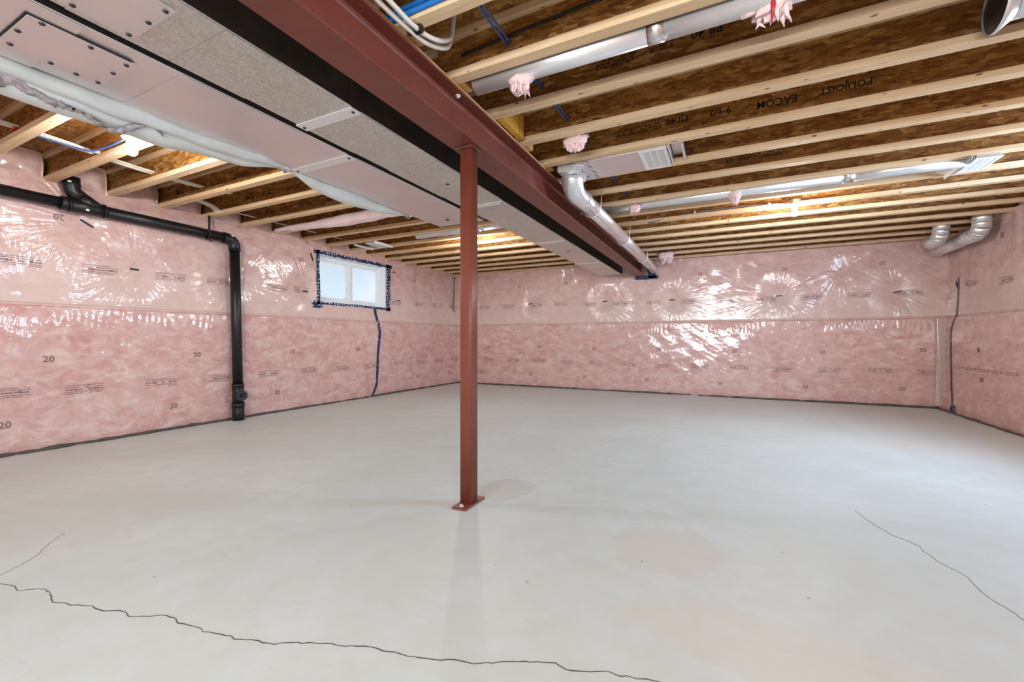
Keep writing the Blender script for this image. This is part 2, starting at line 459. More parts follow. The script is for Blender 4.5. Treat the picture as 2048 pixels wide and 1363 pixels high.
# ---------------------------------------------------------------- room constants (metres)
JZ = 2.259            # underside of the joists
DEPTH = 0.241         # joist depth
XL, YB, XR = -5.12, 7.69, 2.62
SEAM = 1.215

def sines(seed, n, fmin, fmax):
    r = np.random.RandomState(seed)
    k = r.uniform(fmin, fmax, n); a = r.uniform(0, 2 * PI, n); ph = r.uniform(0, 2 * PI, n)
    def f(s, z):
        o = np.zeros(np.broadcast(s, z).shape)
        for i in range(n): o = o + np.sin(k[i] * (np.cos(a[i]) * s + np.sin(a[i]) * z) + ph[i])
        return o / math.sqrt(n)
    return f
LOW = sines(1, 7, 2, 7); MIDN = sines(2, 10, 16, 45); FINE = sines(3, 12, 50, 130)
def crease(theta, seed):
    r = np.random.RandomState(seed)
    o = np.zeros_like(theta)
    for k in range(9):
        o = o + np.sin(int(r.uniform(17, 62)) * theta + r.uniform(0, 2 * PI))
    o = o / 3.0
    return 1 - np.abs(np.tanh(o)) * 1.35
def make_disp(pins, seam=True, top=2.28, flat=None, seed=0, strong=1.0):
    def f(s, z):
        s = np.asarray(s, float); z = np.asarray(z, float)
        d = 0.018 + 0.009 * LOW(s + seed, z) + 0.0014 * MIDN(s + seed, z) + 0.00035 * FINE(s, z)
        if seam:
            low = 1 / (1 + np.exp((z - SEAM) / 0.006))
            d = d + 0.020 * low * (1 - 0.35 * np.exp(-((SEAM - z) / 0.08) ** 2)) - 0.022 * np.exp(-((z - SEAM - 0.004) / 0.009) ** 2)
            # ruffles of film bunched under the seam
            d = d + 0.0018 * strong * np.exp(-((z - SEAM + 0.11) / 0.06) ** 2) * np.sin(s * 95 + 5 * LOW(s * 3, z)) * (LOW(s * 1.7 + 3, z) > -0.2)
        for i, (ps, pz, w) in enumerate(pins):
            dx, dz = s - ps, z - pz
            r = np.sqrt(dx * dx + dz * dz) + 1e-6; th = np.arctan2(dz, dx)
            d = d - 0.038 * w * np.exp(-(r / 0.13) ** 2) + 0.006 * w * np.exp(-((r - 0.34) / 0.12) ** 2)
            win = np.exp(-((r - 0.27) / 0.17) ** 2) * np.minimum(1, r / 0.08)
            rr = np.random.RandomState(i * 7 + seed * 31 + 5)
            lobe = 0.55 + 0.45 * np.sin(2 * th + rr.uniform(0, 6)) * np.sin(3 * th + rr.uniform(0, 6))
            d = d + 0.0075 * w * strong * win * lobe * crease(th, i + seed * 13)
        # pleats where the film is stapled up to the joists
        d = d + 0.0035 * np.exp(-((top - z) / 0.22)) * np.sin(s * 26 + 4 * LOW(s, z) + 3 * (top - z) * np.sin(s * 3))
        d = d - 0.018 * np.exp(-(z / 0.05) ** 2)
        if flat is not None:
            y0, y1, z0, z1 = flat
            q = np.maximum(np.maximum(y0 - s, s - y1), np.maximum(z0 - z, z - z1))
            k = np.clip((q - 0.01) / 0.10, 0, 1); k = k * k * (3 - 2 * k)
            d = 0.02 + (d - 0.02) * k
        return d
    return f

WIN = (4.187, 5.503, 1.457, 2.131)
dL = make_disp(L_PINS, flat=(WIN[0] - 0.02, WIN[1] + 0.02, WIN[2] - 0.02, WIN[3] + 0.02), seed=0)
dB = make_disp(B_PINS, seed=1)
dR = make_disp(R_PINS, seed=2, strong=0.7)

def wall_grid(name, S, Z, disp, to_world, flip, hole=None, mat=None):
    s, z = np.meshgrid(S, Z, indexing='ij')
    d = disp(s, z)
    co = to_world(s, z, d).reshape(-1, 3)
    ns, nz = len(S), len(Z)
    i = np.arange(ns - 1)[:, None] * nz + np.arange(nz - 1)[None, :]
    q = np.stack([i, i + nz, i + nz + 1, i + 1], -1)
    keep = np.ones((ns - 1, nz - 1), bool)
    if hole is not None:
        cs = (S[:-1] + S[1:]) / 2; cz = (Z[:-1] + Z[1:]) / 2
        keep = ~(((cs > hole[0]) & (cs < hole[1]))[:, None] & ((cz > hole[2]) & (cz < hole[3]))[None, :])
    q = q[keep]
    if flip: q = q[:, ::-1]
    me = bpy.data.meshes.new(name)
    n = len(q)
    me.vertices.add(len(co)); me.vertices.foreach_set('co', co.ravel().astype(np.float32))
    me.loops.add(n * 4); me.loops.foreach_set('vertex_index', q.ravel().astype(np.int32))
    me.polygons.add(n); me.polygons.foreach_set('loop_start', np.arange(0, n * 4, 4, dtype=np.int32))
    me.polygons.foreach_set('use_smooth', np.ones(n, bool))
    me.update(calc_edges=True); me.validate()
    me.materials.append(mat or M['film'])
    return link(name, me, None, 'structure')
def snap(arr, vals):
    a = np.unique(np.round(np.concatenate([arr, vals]), 5))
    out = [a[0]]
    for x in a[1:]:
        if x - out[-1] < 0.004 and not np.any(np.isclose(x, vals)): continue
        if x - out[-1] < 0.004 and np.any(np.isclose(x, vals)): out[-1] = x; continue
        out.append(x)
    return np.array(out)
Zs = np.concatenate([np.arange(0.0, 1.15, 0.011), np.arange(1.15, 1.26, 0.006), np.arange(1.26, 2.285, 0.010)])
SL = snap(np.concatenate([np.arange(-2.6, 0.9, 0.08), np.arange(0.9, 7.73, 0.010)]), np.array([WIN[0], WIN[1]]))
ZL = snap(Zs, np.array([WIN[2], WIN[3]]))
wall_left = wall_grid('wall_left', SL, ZL, dL, lambda s, z, d: np.stack([XL + d, s, z], -1), True, WIN, M['film_left'])
wall_back = wall_grid('wall_back', np.arange(-5.2, 2.75, 0.010), Zs, dB, lambda s, z, d: np.stack([s, YB - d, z], -1), True, None, M['film_back'])
# the right wall: the film flares out over the floor and leans back towards the top
def xr(z): return XR + 0.05 * np.clip((z - 0.9) / 1.3, 0, 1)
WIN2 = (3.35, 4.65, 1.45, 2.12)
SR = snap(np.concatenate([np.arange(-2.6, 5.3, 0.05), np.arange(5.3, 7.74, 0.010)]), np.array([WIN2[0], WIN2[1]]))
ZR = snap(Zs, np.array([WIN2[2], WIN2[3]]))
wall_right = wall_grid('wall_right', SR, ZR, dR, lambda s, z, d: np.stack([xr(z) - d - 0.05 * np.exp(-(z / 0.12)), s, z], -1), False, WIN2, M['film_right'])

# floor
mb = MB(); mb.box(-5.6, 3.2, -2.9, 8.1, -0.12, 0.0)
floor = mb.build('floor', M['floor'], None, 'structure')
def ribbon(path, w, z=0.0012):
    mb = MB(); P = [Vector((x, y, z)) for x, y in path]; vs = []
    # jitter between the measured points
    Q = []
    for a, b in zip(P[:-1], P[1:]):
        n = max(1, int((b - a).length / 0.018))
        for i in range(n):
            p = a.lerp(b, i / n)
            if i: p = p + Vector((random.uniform(-.004, .004), random.uniform(-.004, .004), 0))
            Q.append(p)
    Q.append(P[-1])
    for i, p in enumerate(Q):
        t = (Q[min(i + 1, len(Q) - 1)] - Q[max(i - 1, 0)]).normalized(); n = Vector((-t.y, t.x, 0))
        ww = w * random.uniform(0.45, 1.25)
        vs += [p + n * ww, p - n * ww, p + n * ww - Vector((0, 0, 0.004)), p - n * ww - Vector((0, 0, 0.004))]
    fs = []
    for i in range(len(Q) - 1):
        a = i * 4
        fs += [(a, a + 1, a + 5, a + 4), (a + 2, a, a + 4, a + 6), (a + 1, a + 3, a + 7, a + 5)]
    return mb.add(vs, fs)
CR1 = [(-2.56, 0.58), (-2.473, 0.597), (-2.424, 0.61), (-2.397, 0.616), (-2.346, 0.609), (-2.298, 0.647), (-2.265, 0.66), (-2.186, 0.651), (-2.131, 0.638), (-2.089, 0.656), (-2.054, 0.658), (-1.98, 0.691), (-1.912, 0.694), (-1.859, 0.721), (-1.83, 0.726), (-1.792, 0.719), (-1.732, 0.751), (-1.69, 0.778), (-1.642, 0.784), (-1.607, 0.774), (-1.563, 0.784), (-1.513, 0.793), (-1.49, 0.786), (-1.447, 0.799), (-1.39, 0.815), (-1.366, 0.81), (-1.312, 0.834), (-1.272, 0.839), (-1.231, 0.852), (-1.196, 0.877), (-1.098, 0.923), (-1.033, 0.941), (-0.964, 0.973), (-0.918, 0.977), (-0.863, 0.991), (-0.815, 1.001), (-0.755, 1.018), (-0.703, 1.044), (-0.65, 1.053), (-0.583, 1.095), (-0.486, 1.143), (-0.439, 1.162), (-0.405, 1.152), (-0.34, 1.174), (-0.296, 1.198), (-0.261, 1.195), (-0.197, 1.217), (-0.134, 1.231)]
CR2 = [(0.631, 2.922), (0.654, 2.79), (0.703, 2.638), (0.74, 2.599), (0.783, 2.545), (0.778, 2.502), (0.8, 2.394), (0.819, 2.36), (0.846, 2.312), (0.846, 2.216), (0.853, 2.134), (0.875, 2.082), (0.886, 2.029)]
CR3 = [(-2.562, 0.618), (-2.591, 0.666), (-2.654, 0.747), (-2.765, 0.819), (-2.843, 0.893)]
ribbon(CR1, 0.0011).build('crack', M['crack'], floor)
ribbon(CR2, 0.0008).build('crack', M['crack'], floor)
ribbon(CR3, 0.0009).build('crack', M['faint'], floor)

# ceiling: OSB subfloor sheets on the joists
mb = MB(); mb.box(-5.6, 3.2, -2.9, 8.1, JZ + DEPTH + 0.016, JZ + DEPTH + 0.05)
ceiling = mb.build('ceiling', M['osb'], None, 'structure')
sheet = MB(); sheet.box(0.002, 2.436, 0.002, 1.217, JZ + DEPTH, JZ + DEPTH + 0.0155)
sheet_me = sheet.data('subfloor_sheet', M['osb'])
for i in range(9):
    for j in range(4):
        x0 = -5.6 + 2.44 * j - (1.22 if i % 2 else 0); y0 = -2.75 + 1.219 * i
        link('subfloor_sheet', sheet_me, ceiling, loc=(x0, y0, 0))

# wall behind the camera; its wide window is added for the fill light
mb = MB()
mb.box(-5.6, -2.2, -2.7, -2.5, 0, JZ + DEPTH); mb.box(1.4, 3.2, -2.7, -2.5, 0, JZ + DEPTH)
mb.box(-2.2, 1.4, -2.7, -2.5, 2.2, JZ + DEPTH); mb.box(-2.2, 1.4, -2.7, -2.5, 0, 1.0)
wall_front = mb.build('wall_front', M['film'], None, 'structure')
d = Root('added_rear_window', '', '', (-0.4, -2.6, 1.0), kind='structure')  # unseen window, added to go with the rear fill light
mb = MB()
for x in (-2.2, -0.44, 1.34): mb.box(x, x + 0.06, -2.66, -2.58, 1.0, 2.2)
mb.box(-2.2, 1.4, -2.66, -2.58, 1.0, 1.06); mb.box(-2.2, 1.4, -2.66, -2.58, 2.14, 2.2)
d.part('window_frame', mb, M['vinyl'])
mb = MB(); mb.box(-2.14, -0.44, -2.625, -2.62, 1.06, 2.14); d.part('pane', mb, M['glass'])
mb = MB(); mb.box(-0.38, 1.34, -2.625, -2.62, 1.06, 2.14); d.part('pane', mb, M['glass'])
# rim boards above the foundation walls, closing the room off from the sky
for nm, a in (('trim_1', (-5.44, -5.40, -2.9, 8.1)), ('trim_2', (2.86, 2.90, -2.9, 8.1)), ('trim_3', (-5.6, 3.2, 7.78, 7.82))):
    mb = MB(); mb.box(*a, 2.18, JZ + DEPTH + 0.02); mb.build(nm, M['osb'], None, 'structure')

# ---------------------------------------------------------------- window_1 in the left wall
w = Root('window_1', '', '', (XL, 4.845, 1.457), kind='structure')
y0, y1, z0, z1 = WIN
xf = XL + 0.02; dp = XL - 0.10
mb = MB()       # reveal lining
mb.box(dp - 0.06, xf - 0.002, y0 - 0.02, y0, z0, z1); mb.box(dp - 0.06, xf - 0.002, y1, y1 + 0.02, z0, z1)
mb.box(dp - 0.06, xf - 0.002, y0 - 0.02, y1 + 0.02, z0 - 0.02, z0); mb.box(dp - 0.06, xf - 0.002, y0 - 0.02, y1 + 0.02, z1, z1 + 0.02)
w.part('window_reveal', mb, M['vinyl'])
ym = 4.845
mb = MB(); t = 0.045
mb.box(dp - 0.05, dp, y0, y0 + t, z0, z1, .004); mb.box(dp - 0.05, dp, y1 - t, y1, z0, z1, .004)
mb.box(dp - 0.05, dp, y0 + t, y1 - t, z0, z0 + t, .004); mb.box(dp - 0.05, dp, y0 + t, y1 - t, z1 - t, z1, .004)
w.part('window_frame', mb, M['vinyl'])
mb = MB(); mb.box(dp - 0.045, dp + 0.012, ym - 0.024, ym + 0.024, z0 + t, z1 - t, .004); w.part('mullion', mb, M['vinyl'])
mb = MB(); mb.box(dp + 0.012, dp + 0.03, ym - 0.008, ym + 0.008, 1.77, 1.83, .003); w.part('latch', mb, M['white'])
for a, b, xx in ((y0 + t, ym - 0.024, 0.0), (ym + 0.024, y1 - t, 0.012)):
    mb = MB(); s_ = 0.028
    mb.box(dp - 0.04, dp - 0.008 + xx, a, a + s_, z0 + t, z1 - t); mb.box(dp - 0.04, dp - 0.008 + xx, b - s_, b, z0 + t, z1 - t)
    mb.box(dp - 0.04, dp - 0.008 + xx, a + s_, b - s_, z0 + t, z0 + t + s_); mb.box(dp - 0.04, dp - 0.008 + xx, a + s_, b - s_, z1 - t - s_, z1 - t)
    sash = w.part('sash', mb, M['vinyl'])
    mb = MB(); mb.box(dp - 0.03, dp - 0.026, a + s_, b - s_, z0 + t + s_, z1 - t - s_); w.part('pane', mb, M['pane'], parent=sash)
# window_2 in the right wall, out of the frame: it throws the blue light over the floor
w2 = Root('window_2', '', '', (XR + 0.05, 4.0, 1.45), kind='structure')
y0b, y1b, z0b, z1b = WIN2; xw = XR + 0.05
mb = MB()
mb.box(xw - 0.03, xw + 0.26, y0b - 0.02, y0b, z0b, z1b); mb.box(xw - 0.03, xw + 0.26, y1b, y1b + 0.02, z0b, z1b)
mb.box(xw - 0.03, xw + 0.26, y0b - 0.02, y1b + 0.02, z0b - 0.02, z0b); mb.box(xw - 0.03, xw + 0.26, y0b - 0.02, y1b + 0.02, z1b, z1b + 0.02)
w2.part('window_reveal', mb, M['vinyl'])
mb = MB()
for a, b in ((y0b, y0b + .04), (y1b - .04, y1b), (3.98, 4.02)): mb.box(xw + 0.16, xw + 0.2, a, b, z0b, z1b)
mb.box(xw + 0.16, xw + 0.2, y0b, y1b, z0b, z0b + .04); mb.box(xw + 0.16, xw + 0.2, y0b, y1b, z1b - .04, z1b)
w2.part('window_frame', mb, M['vinyl'])
mb = MB(); mb.box(xw + 0.178, xw + 0.182, y0b + .04, 3.98, z0b + .04, z1b - .04); w2.part('pane', mb, M['glass'])
mb = MB(); mb.box(xw + 0.178, xw + 0.182, 4.02, y1b - .04, z0b + .04, z1b - .04); w2.part('pane', mb, M['glass'])

# ---------------------------------------------------------------- things fixed to the film: prints, fasteners, tape, sealant
def on_left(s, z, h=0.002): return (XL + dL(s, z) + h, s, z)
def on_back(s, z, h=0.002): return (s, YB - dB(s, z) - h, z)
def on_right(s, z, h=0.002): return (xr(z) - dR(s, z) - 0.05 * np.exp(-(np.asarray(z) / 0.12)) - h, s, z)
def place_all(place, pts, h):
    A = np.array(pts, float); r = place(A[:, 0], A[:, 1], h)
    return np.stack([np.broadcast_to(q, A[:, 0].shape) for q in r], -1).tolist()
def conform(mb2d, place, s0, z0, su=1.0, tilt=0.0, h=0.002):
    """lay a flat list of quads (u, v) on the film round (s0, z0)"""
    ct, st = math.cos(tilt), math.sin(tilt)
    mb = MB()
    V, Fc = mb2d
    mb.add(place_all(place, [(s0 + su * (u * ct - v * st), z0 + u * st + v * ct) for u, v in V], h), Fc, True)
    return mb
def rects(lst, step=0.02):
    V = []; Fc = []
    for (u0, u1, v0, v1) in lst:
        n = max(1, int(math.ceil((u1 - u0) / step)))
        for i in range(n):
            a = u0 + (u1 - u0) * i / n; b = u0 + (u1 - u0) * (i + 1) / n
            o = len(V); V += [(a, v0), (b, v0), (b, v1), (a, v1)]; Fc.append((o, o + 1, o + 2, o + 3))
    return V, Fc
def print_block_shape(seed, wd=0.27):
    r = random.Random(seed); L = []
    rows = ((0.036, 0.005, 0.8), (0.020, 0.0055, 0.9), (0.0, 0.010, 0.85), (-0.020, 0.0055, 0.95), (-0.034, 0.005, 0.7))
    for v, hgt, fill in rows:
        u = -wd / 2 + r.uniform(0, 0.012)
        while u < wd / 2 - 0.01:
            ln = r.uniform(0.012, 0.055)
            if r.random() < fill: L.append((u, min(u + ln, wd / 2), v - hgt / 2, v + hgt / 2))
            u += ln + r.uniform(0.0025, 0.006)
    V, Fc = rects(L)
    for cu, n in ((-0.055, 8),):                                     # round mark
        o = len(V)
        for k in range(n): V.append((cu + 0.011 * math.cos(2 * PI * k / n), 0.011 * math.sin(2 * PI * k / n)))
        Fc.append(tuple(range(o, o + n)))
    o = len(V); V += [(0.062, 0.012), (0.09, 0.012), (0.076, -0.014)]; Fc.append((o, o + 2, o + 1))   # arrow
    return V, Fc
BLK = [print_block_shape(i) for i in range(3)]

def text_flat(body, size):
    cu = bpy.data.curves.new('t', 'FONT'); cu.body = body; cu.size = size; cu.align_x = 'CENTER'; cu.align_y = 'CENTER'; cu.resolution_u = 2; cu.offset = size * 0.022
    o = bpy.data.objects.new('t', cu); COL.objects.link(o)
    bpy.context.view_layer.update()
    me = o.to_mesh()
    V = [(v.co.x, v.co.y) for v in me.vertices]; Fc = [tuple(p.vertices) for p in me.polygons]
    o.to_mesh_clear(); bpy.data.objects.remove(o); bpy.data.curves.remove(cu)
    return V, Fc
T20 = text_flat('20', 0.074)
def prints(wall, place, blocks, numbers, su):
    for i, (s, z) in enumerate(blocks):
        conform(BLK[i % 3], place, s, z, su, random.uniform(-.02, .02)).build('print_block', M['ink'], wall)
    for s, z, flip in numbers:
        conform(T20, place, s, z, su, (PI if flip else 0) + random.uniform(-.06, .06)).build('print_number', M['ink'], wall)
L_UP = [(1.324, 1.561), (1.833, 1.557), (2.388, 1.565), (2.86, 1.57), (3.57, 1.573), (3.92, 1.589), (5.77, 1.556), (6.366, 1.575), (6.953, 1.588), (7.474, 1.6)]
L_LO = [(1.257, 0.502), (1.724, 0.489), (2.297, 0.495), (2.87, 0.489), (3.431, 0.499), (4.01, 0.504), (4.581, 0.497), (5.129, 0.495), (5.821, 0.51), (6.395, 0.507), (6.986, 0.508), (7.493, 0.507)]
L_20 = [(1.498, 0.761), (2.625, 0.761), (2.41, 0.243), (1.252, 0.25), (3.753, 0.77), (4.88, 0.772), (3.55, 0.255), (6.588, 0.754), (6.322, 0.252), (7.33, 0.246)]
L_20u = [(1.565, 1.976), (3.902, 2.001), (6.251, 1.988)]
B_UP = [(-4.444, 1.579), (-3.89, 1.586), (-3.302, 1.585), (-2.799, 1.587), (-2.218, 1.566), (-1.665, 1.555), (-1.104, 1.552), (-0.555, 1.548), (-0.013, 1.543), (0.561, 1.543), (1.136, 1.549), (1.703, 1.553), (2.253, 1.563)]
B_LO = [(-4.338, 0.515), (-3.778, 0.507), (-3.218, 0.51), (-2.66, 0.498), (-2.107, 0.498), (-1.525, 0.486), (-0.957, 0.484), (-0.38, 0.484), (0.193, 0.476), (0.764, 0.471), (1.342, 0.474), (1.921, 0.486), (2.45, 0.483)]
B_20 = [(-4.332, 0.761), (-3.218, 0.771), (-2.134, 0.753), (-1.018, 0.747), (0.129, 0.739), (1.276, 0.736), (2.385, 0.778), (-4.516, 0.253), (-3.398, 0.252), (-2.313, 0.236), (-1.211, 0.227), (-0.078, 0.211), (1.062, 0.219), (2.171, 0.247)]
B_20u = [(-3.646, 1.973), (-2.69, 1.982), (-0.365, 1.991), (0.809, 1.99), (1.964, 1.988)]
prints(wall_left, on_left, L_UP + L_LO, [(a, b, 0) for a, b in L_20] + [(a, b, 1) for a, b in L_20u], 1)
prints(wall_back, on_back, B_UP + B_LO, [(a, b, 0) for a, b in B_20] + [(a, b, 1) for a, b in B_20u], 1)
prints(wall_right, on_right, [(7.043, 1.593), (6.325, 1.55)], [(6.739, 0.803, 0), (6.676, 0.468, 0), (6.456, 2.048, 1)], -1)
# the right wall's lower line of print is a dashed double rule
V = []
for k in range(5):
    u = -0.66 + 0.27 * k
    V += [(u, u + 0.13, 0.008, 0.014), (u, u + 0.13, -0.014, -0.008), (u - 0.006, u, -0.014, 0.014), (u + 0.13, u + 0.136, -0.014, 0.014), (u + 0.17, u + 0.195, -0.004, 0.012), (u + 0.2, u + 0.215, -0.012, 0.002)]
conform(rects(V), on_right, 6.62, 0.579, -1).build('print_rule', M['ink'], wall_right)

def strap(wall, place, s, z, su, ln=0.07, tilt=0.0):
    V, Fc = rects([(-ln / 2, ln / 2, -0.008, 0.008)])
    pts = [(s + su * (u * math.cos(tilt) - v * math.sin(tilt)), z + u * math.sin(tilt) + v * math.cos(tilt)) for u, v in V]
    a = place_all(place, pts, 0.008); b = place_all(place, pts, -0.01)
    mb = MB(); n = len(V)
    fs = list(Fc)
    for f in Fc:
        for i in range(4): fs.append((f[i], f[(i + 1) % 4], n + f[(i + 1) % 4], n + f[i]))
    mb.add(a + b, fs); mb.build('fastener_strap', M['blackp'], wall)
for s, z, t_, ln in ((2.10, 1.605, -0.05, 0.07), (1.751, 1.965, -0.55, 0.1), (4.002, 1.581, 0.0, 0.07), (5.847, 1.601, 0.05, 0.09), (4.07, 2.06, -1.2, 0.11), (5.70, 2.075, 0.1, 0.07)):
    strap(wall_left, on_left, s, z, 1, ln, t_)
for s, z, t_ in ((-3.43, 1.619, 0.2), (-1.951, 1.61, 0.1), (-0.805, 1.591, -0.05), (0.732, 1.59, 0.0), (2.131, 1.582, 0.2)):
    strap(wall_back, on_back, s, z, 1, 0.085, t_)
for s, z, t_, ln in ((6.01, 1.53, 0.0, 0.06), (7.38, 1.62, -1.2, 0.09)):
    strap(wall_right, on_right, s, z, -1, ln, t_)

def tape_strip(path, place, width, th=0.003):
    """a strip of tape laid along (s, z) points"""
    P = [Vector((a, b)) for a, b in path]; Q = []
    for a, b in zip(P[:-1], P[1:]):
        n = max(1, int((b - a).length / 0.03))
        Q += [a.lerp(b, i / n) for i in range(n)]
    Q.append(P[-1]); vs = []
    for i, p in enumerate(Q):
        t_ = (Q[min(i + 1, len(Q) - 1)] - Q[max(i - 1, 0)]).normalized(); n_ = Vector((-t_.y, t_.x))
        ww = width / 2 * random.uniform(0.85, 1.12)
        for k in (-1, 0, 1):
            q = p + n_ * ww * k
            vs.append((q.x, q.y))
    vs = place_all(place, vs, 0.003 + th)
    fs = []
    for i in range(len(Q) - 1):
        for k in range(2):
            a = i * 3 + k; fs.append((a, a + 1, a + 4, a + 3))
    mb = MB(); mb.add(vs, fs, True)
    return mb
L_TAPE = [(5.255, 1.42), (5.272, 1.333), (5.317, 1.221), (5.347, 1.033), (5.317, 0.836), (5.294, 0.624), (5.287, 0.404), (5.272, 0.194), (5.19, 0.012)]
tp = Root('seam_tape', 'long blue tape strip running from the window down to the floor', 'tape', (XL + 0.02, 5.25, 0.0), 'blue tape on the film')
tp.part('tape_strip', tape_strip(L_TAPE, on_left, 0.05), M['tape'])
tp = Root('window_tape', 'blue tape with white marks stuck round the basement window', 'tape', (XL + 0.02, 4.845, 1.43), 'blue tape on the film')
flatL = lambda s, z, h=0.002: (XL + 0.021 + h, s, z)
for path, wd in (([(4.10, 2.150), (4.6, 2.147), (5.2, 2.152), (5.65, 2.15)], 0.055), ([(5.565, 2.18), (5.57, 1.8), (5.55, 1.40)], 0.095),
                 ([(4.165, 2.18), (4.165, 1.9), (4.18, 1.6), (4.172, 1.39)], 0.05), ([(4.07, 1.428), (4.3, 1.438), (4.9, 1.443), (5.3, 1.435), (5.62, 1.43)], 0.036)):
    tp.part('tape_strip', tape_strip(path, flatL, wd), M['tape'])
tp.part('tape_patch', tape_strip([(4.08, 1.41), (4.24, 1.42)], lambda s, z, h=0: (XL + 0.026, s, z), 0.1), M['tape'])
R_TAPE = [(7.343, 1.704), (7.33, 1.482), (7.343, 1.23), (7.409, 1.042), (7.396, 0.788), (7.382, 0.502), (7.369, 0.281), (7.303, 0.069), (7.30, 0.01)]
tp = Root('corner_tape', 'narrow dark blue tape strip down the film in the right corner', 'tape', (XR, 7.35, 0.0), 'blue tape on the film')
tp.part('tape_strip', tape_strip(R_TAPE, on_right, 0.036), M['tape'])
tp.part('tape_patch', tape_strip([(7.30, 0.09), (7.28, 0.01)], on_right, 0.13), M['tape'])
tp = Root('beam_pocket_tape', 'blue tape patches sealing the film round the end of the red beam', 'tape', (-1.3, YB - 0.05, 2.0), 'blue tape on the film')
fb = lambda s, z, h=0.0: (s, YB - 0.058 - h, z)
tp.part('tape_strip', tape_strip([(-1.40, 1.985), (-1.02, 1.985)], fb, 0.06), M['tape'])
tp.part('tape_strip', tape_strip([(-1.14, 2.22), (-1.12, 1.97)], lambda s, z, h=0: (s, YB - 0.064, z), 0.13), M['tape'])

# black acoustical sealant along the foot of the walls
def sealant(name, pts, r, place=None):
    Q = []
    for a, b in zip(pts[:-1], pts[1:]):
        n = int(max(2, (Vector(b) - Vector(a)).length / 0.06))
        for i in range(n):
            p = Vector(a).lerp(Vector(b), i / n); Q.append(p + Vector((random.uniform(-.006, .006), random.uniform(-.006, .006), random.uniform(-.003, .004))))
    Q.append(Vector(pts[-1]))
    mb = MB(); mb.tube(Q, [r * random.uniform(0.7, 1.3) for _ in Q], 6)
    return mb.build(name, M['caulk'], None, 'structure')
sealant('trim_4', [(XL + 0.022, -2.4, .012), (XL + 0.02, 3.0, .012), (XL + 0.024, 7.64, .012)], 0.015)
sealant('trim_5', [(XL + 0.02, YB - 0.022, .012), (0, YB - 0.024, .012), (XR - 0.06, YB - 0.02, .012)], 0.015)
sealant('trim_6', [(XR - 0.085, YB - 0.05, .010), (XR - 0.09, 6.4, .010), (XR - 0.088, 4.0, .010), (XR - 0.09, -2.4, .010)], 0.011)
tubeP = [(XL + 0.045, 7.55, 2.2), (XL + 0.05, 7.50, 2.22), (XL + 0.045, 7.50, 2.0), (XL + 0.05, 7.48, 1.75), (XL + 0.045, 7.46, 1.55), (XL + 0.05, 7.52, 1.50)]
mb = MB(); mb.tube(tubeP, 0.009, 6); mb.build('sealant_bead', M['caulk'], wall_left)
# loose film gathered in the right back corner
def corner_fold():
    mb = MB(); vs = []; nz = 60; nu = 8
    for i in range(nz):
        z = 0.05 + 1.15 * i / (nz - 1)
        for k in range(nu):
            u = k / (nu - 1)
            x = 2.50 + 0.14 * u; y = YB - 0.05 - 0.22 * u * u
            x += 0.012 * math.sin(u * 9 + z * 2); y -= 0.012 * math.sin(u * 11 + z * 1.3) 
            vs.append((x, y, z))
    mb.add(vs, [(i * nu + k, i * nu + k + 1, (i + 1) * nu + k + 1, (i + 1) * nu + k) for i in range(nz - 1) for k in range(nu - 1)], True)
    return mb
corner_fold().build('film_fold', simple('film_fold', srgb(196, 172, 166), 0.25, var=0.1, vs=20, Coat_Weight=1.0, Coat_Roughness=0.08), wall_right)

# ---------------------------------------------------------------- I-joists
def joist_meshes(x0, x1):
    L = {}
    mb = MB(); mb.box(x0, x1, -0.032, 0.032, JZ, JZ + 0.038, 0.002); L['bottom_flange'] = mb.data('bottom_flange', M['wood'])
    mb = MB(); mb.box(x0, x1, -0.032, 0.032, JZ + DEPTH - 0.038, JZ + DEPTH, 0.002); L['top_flange'] = mb.data('top_flange', M['wood'])
    mb = MB(); mb.box(x0, x1, -0.005, 0.005, JZ + 0.036, JZ + DEPTH - 0.036); L['web'] = mb.data('web', M['osb'])
    return L
TXT = {k: text_flat(k, s) for k, s in (('9 1/2', 0.062), ('PJI 40', 0.062), ('EACOM', 0.062), ('POLIJOIST', 0.055), ('00"', 0.03))}
def stamp(root, body, x, z, flip=True, smudge=False):
    V, Fc = TXT[body]; sg = -1 if flip else 1
    mb = MB(); mb.add([(x + sg * u, -0.0056, z + sg * v) for u, v in V], Fc)
    link('print_stamp', mb.data('print_stamp', M['inkd']), root)
def smear(root, x, z, wd, seed):
    r = random.Random(seed); mb = MB()
    for row in (0.016, 0.0, -0.016):
        u = -wd / 2
        while u < wd / 2:
            ln = r.uniform(0.006, 0.022)
            if r.random() < 0.8: mb.box(x + u, x + u + ln, -0.0058, -0.0048, z + row - 0.005, z + row + 0.004)
            u += ln + r.uniform(0.004, 0.008)
    link('print_stamp', mb.data('print_stamp', M['inkd']), root, 'stuff')
RJ = joist_meshes(-1.352, 2.84); LJ = joist_meshes(-5.38, -1.256)
def joist(kind, k, n_total, yc, meshes, side):
    n = n_total - k
    extra = {'right': 'running to the right wall', 'left': 'running to the left wall'}[side]
    nm = 'the one nearest the back wall' if n == 1 else ordinal(n) + ' from the back wall'
    e = bpy.data.objects.new('floor_joist', None); COL.objects.link(e); e.location = (0, yc, 0)
    e['label'] = ('wooden I-joist %s of the red beam, %s' % (side, nm))
    e['category'] = 'joist'; e['group'] = 'I-joists on the %s side of the beam' % side
    for p in ('bottom_flange', 'web', 'top_flange'): link(p, meshes[p], e)
    return e
RY = [3.916 - 0.032 + 0.4064 * k for k in range(-8, 10)]
LY = [1.544 - 0.032 + 0.4064 * k for k in range(-2, 16)]
RJO = [joist('r', i, len(RY), y, RJ, 'right') for i, y in enumerate(RY)]
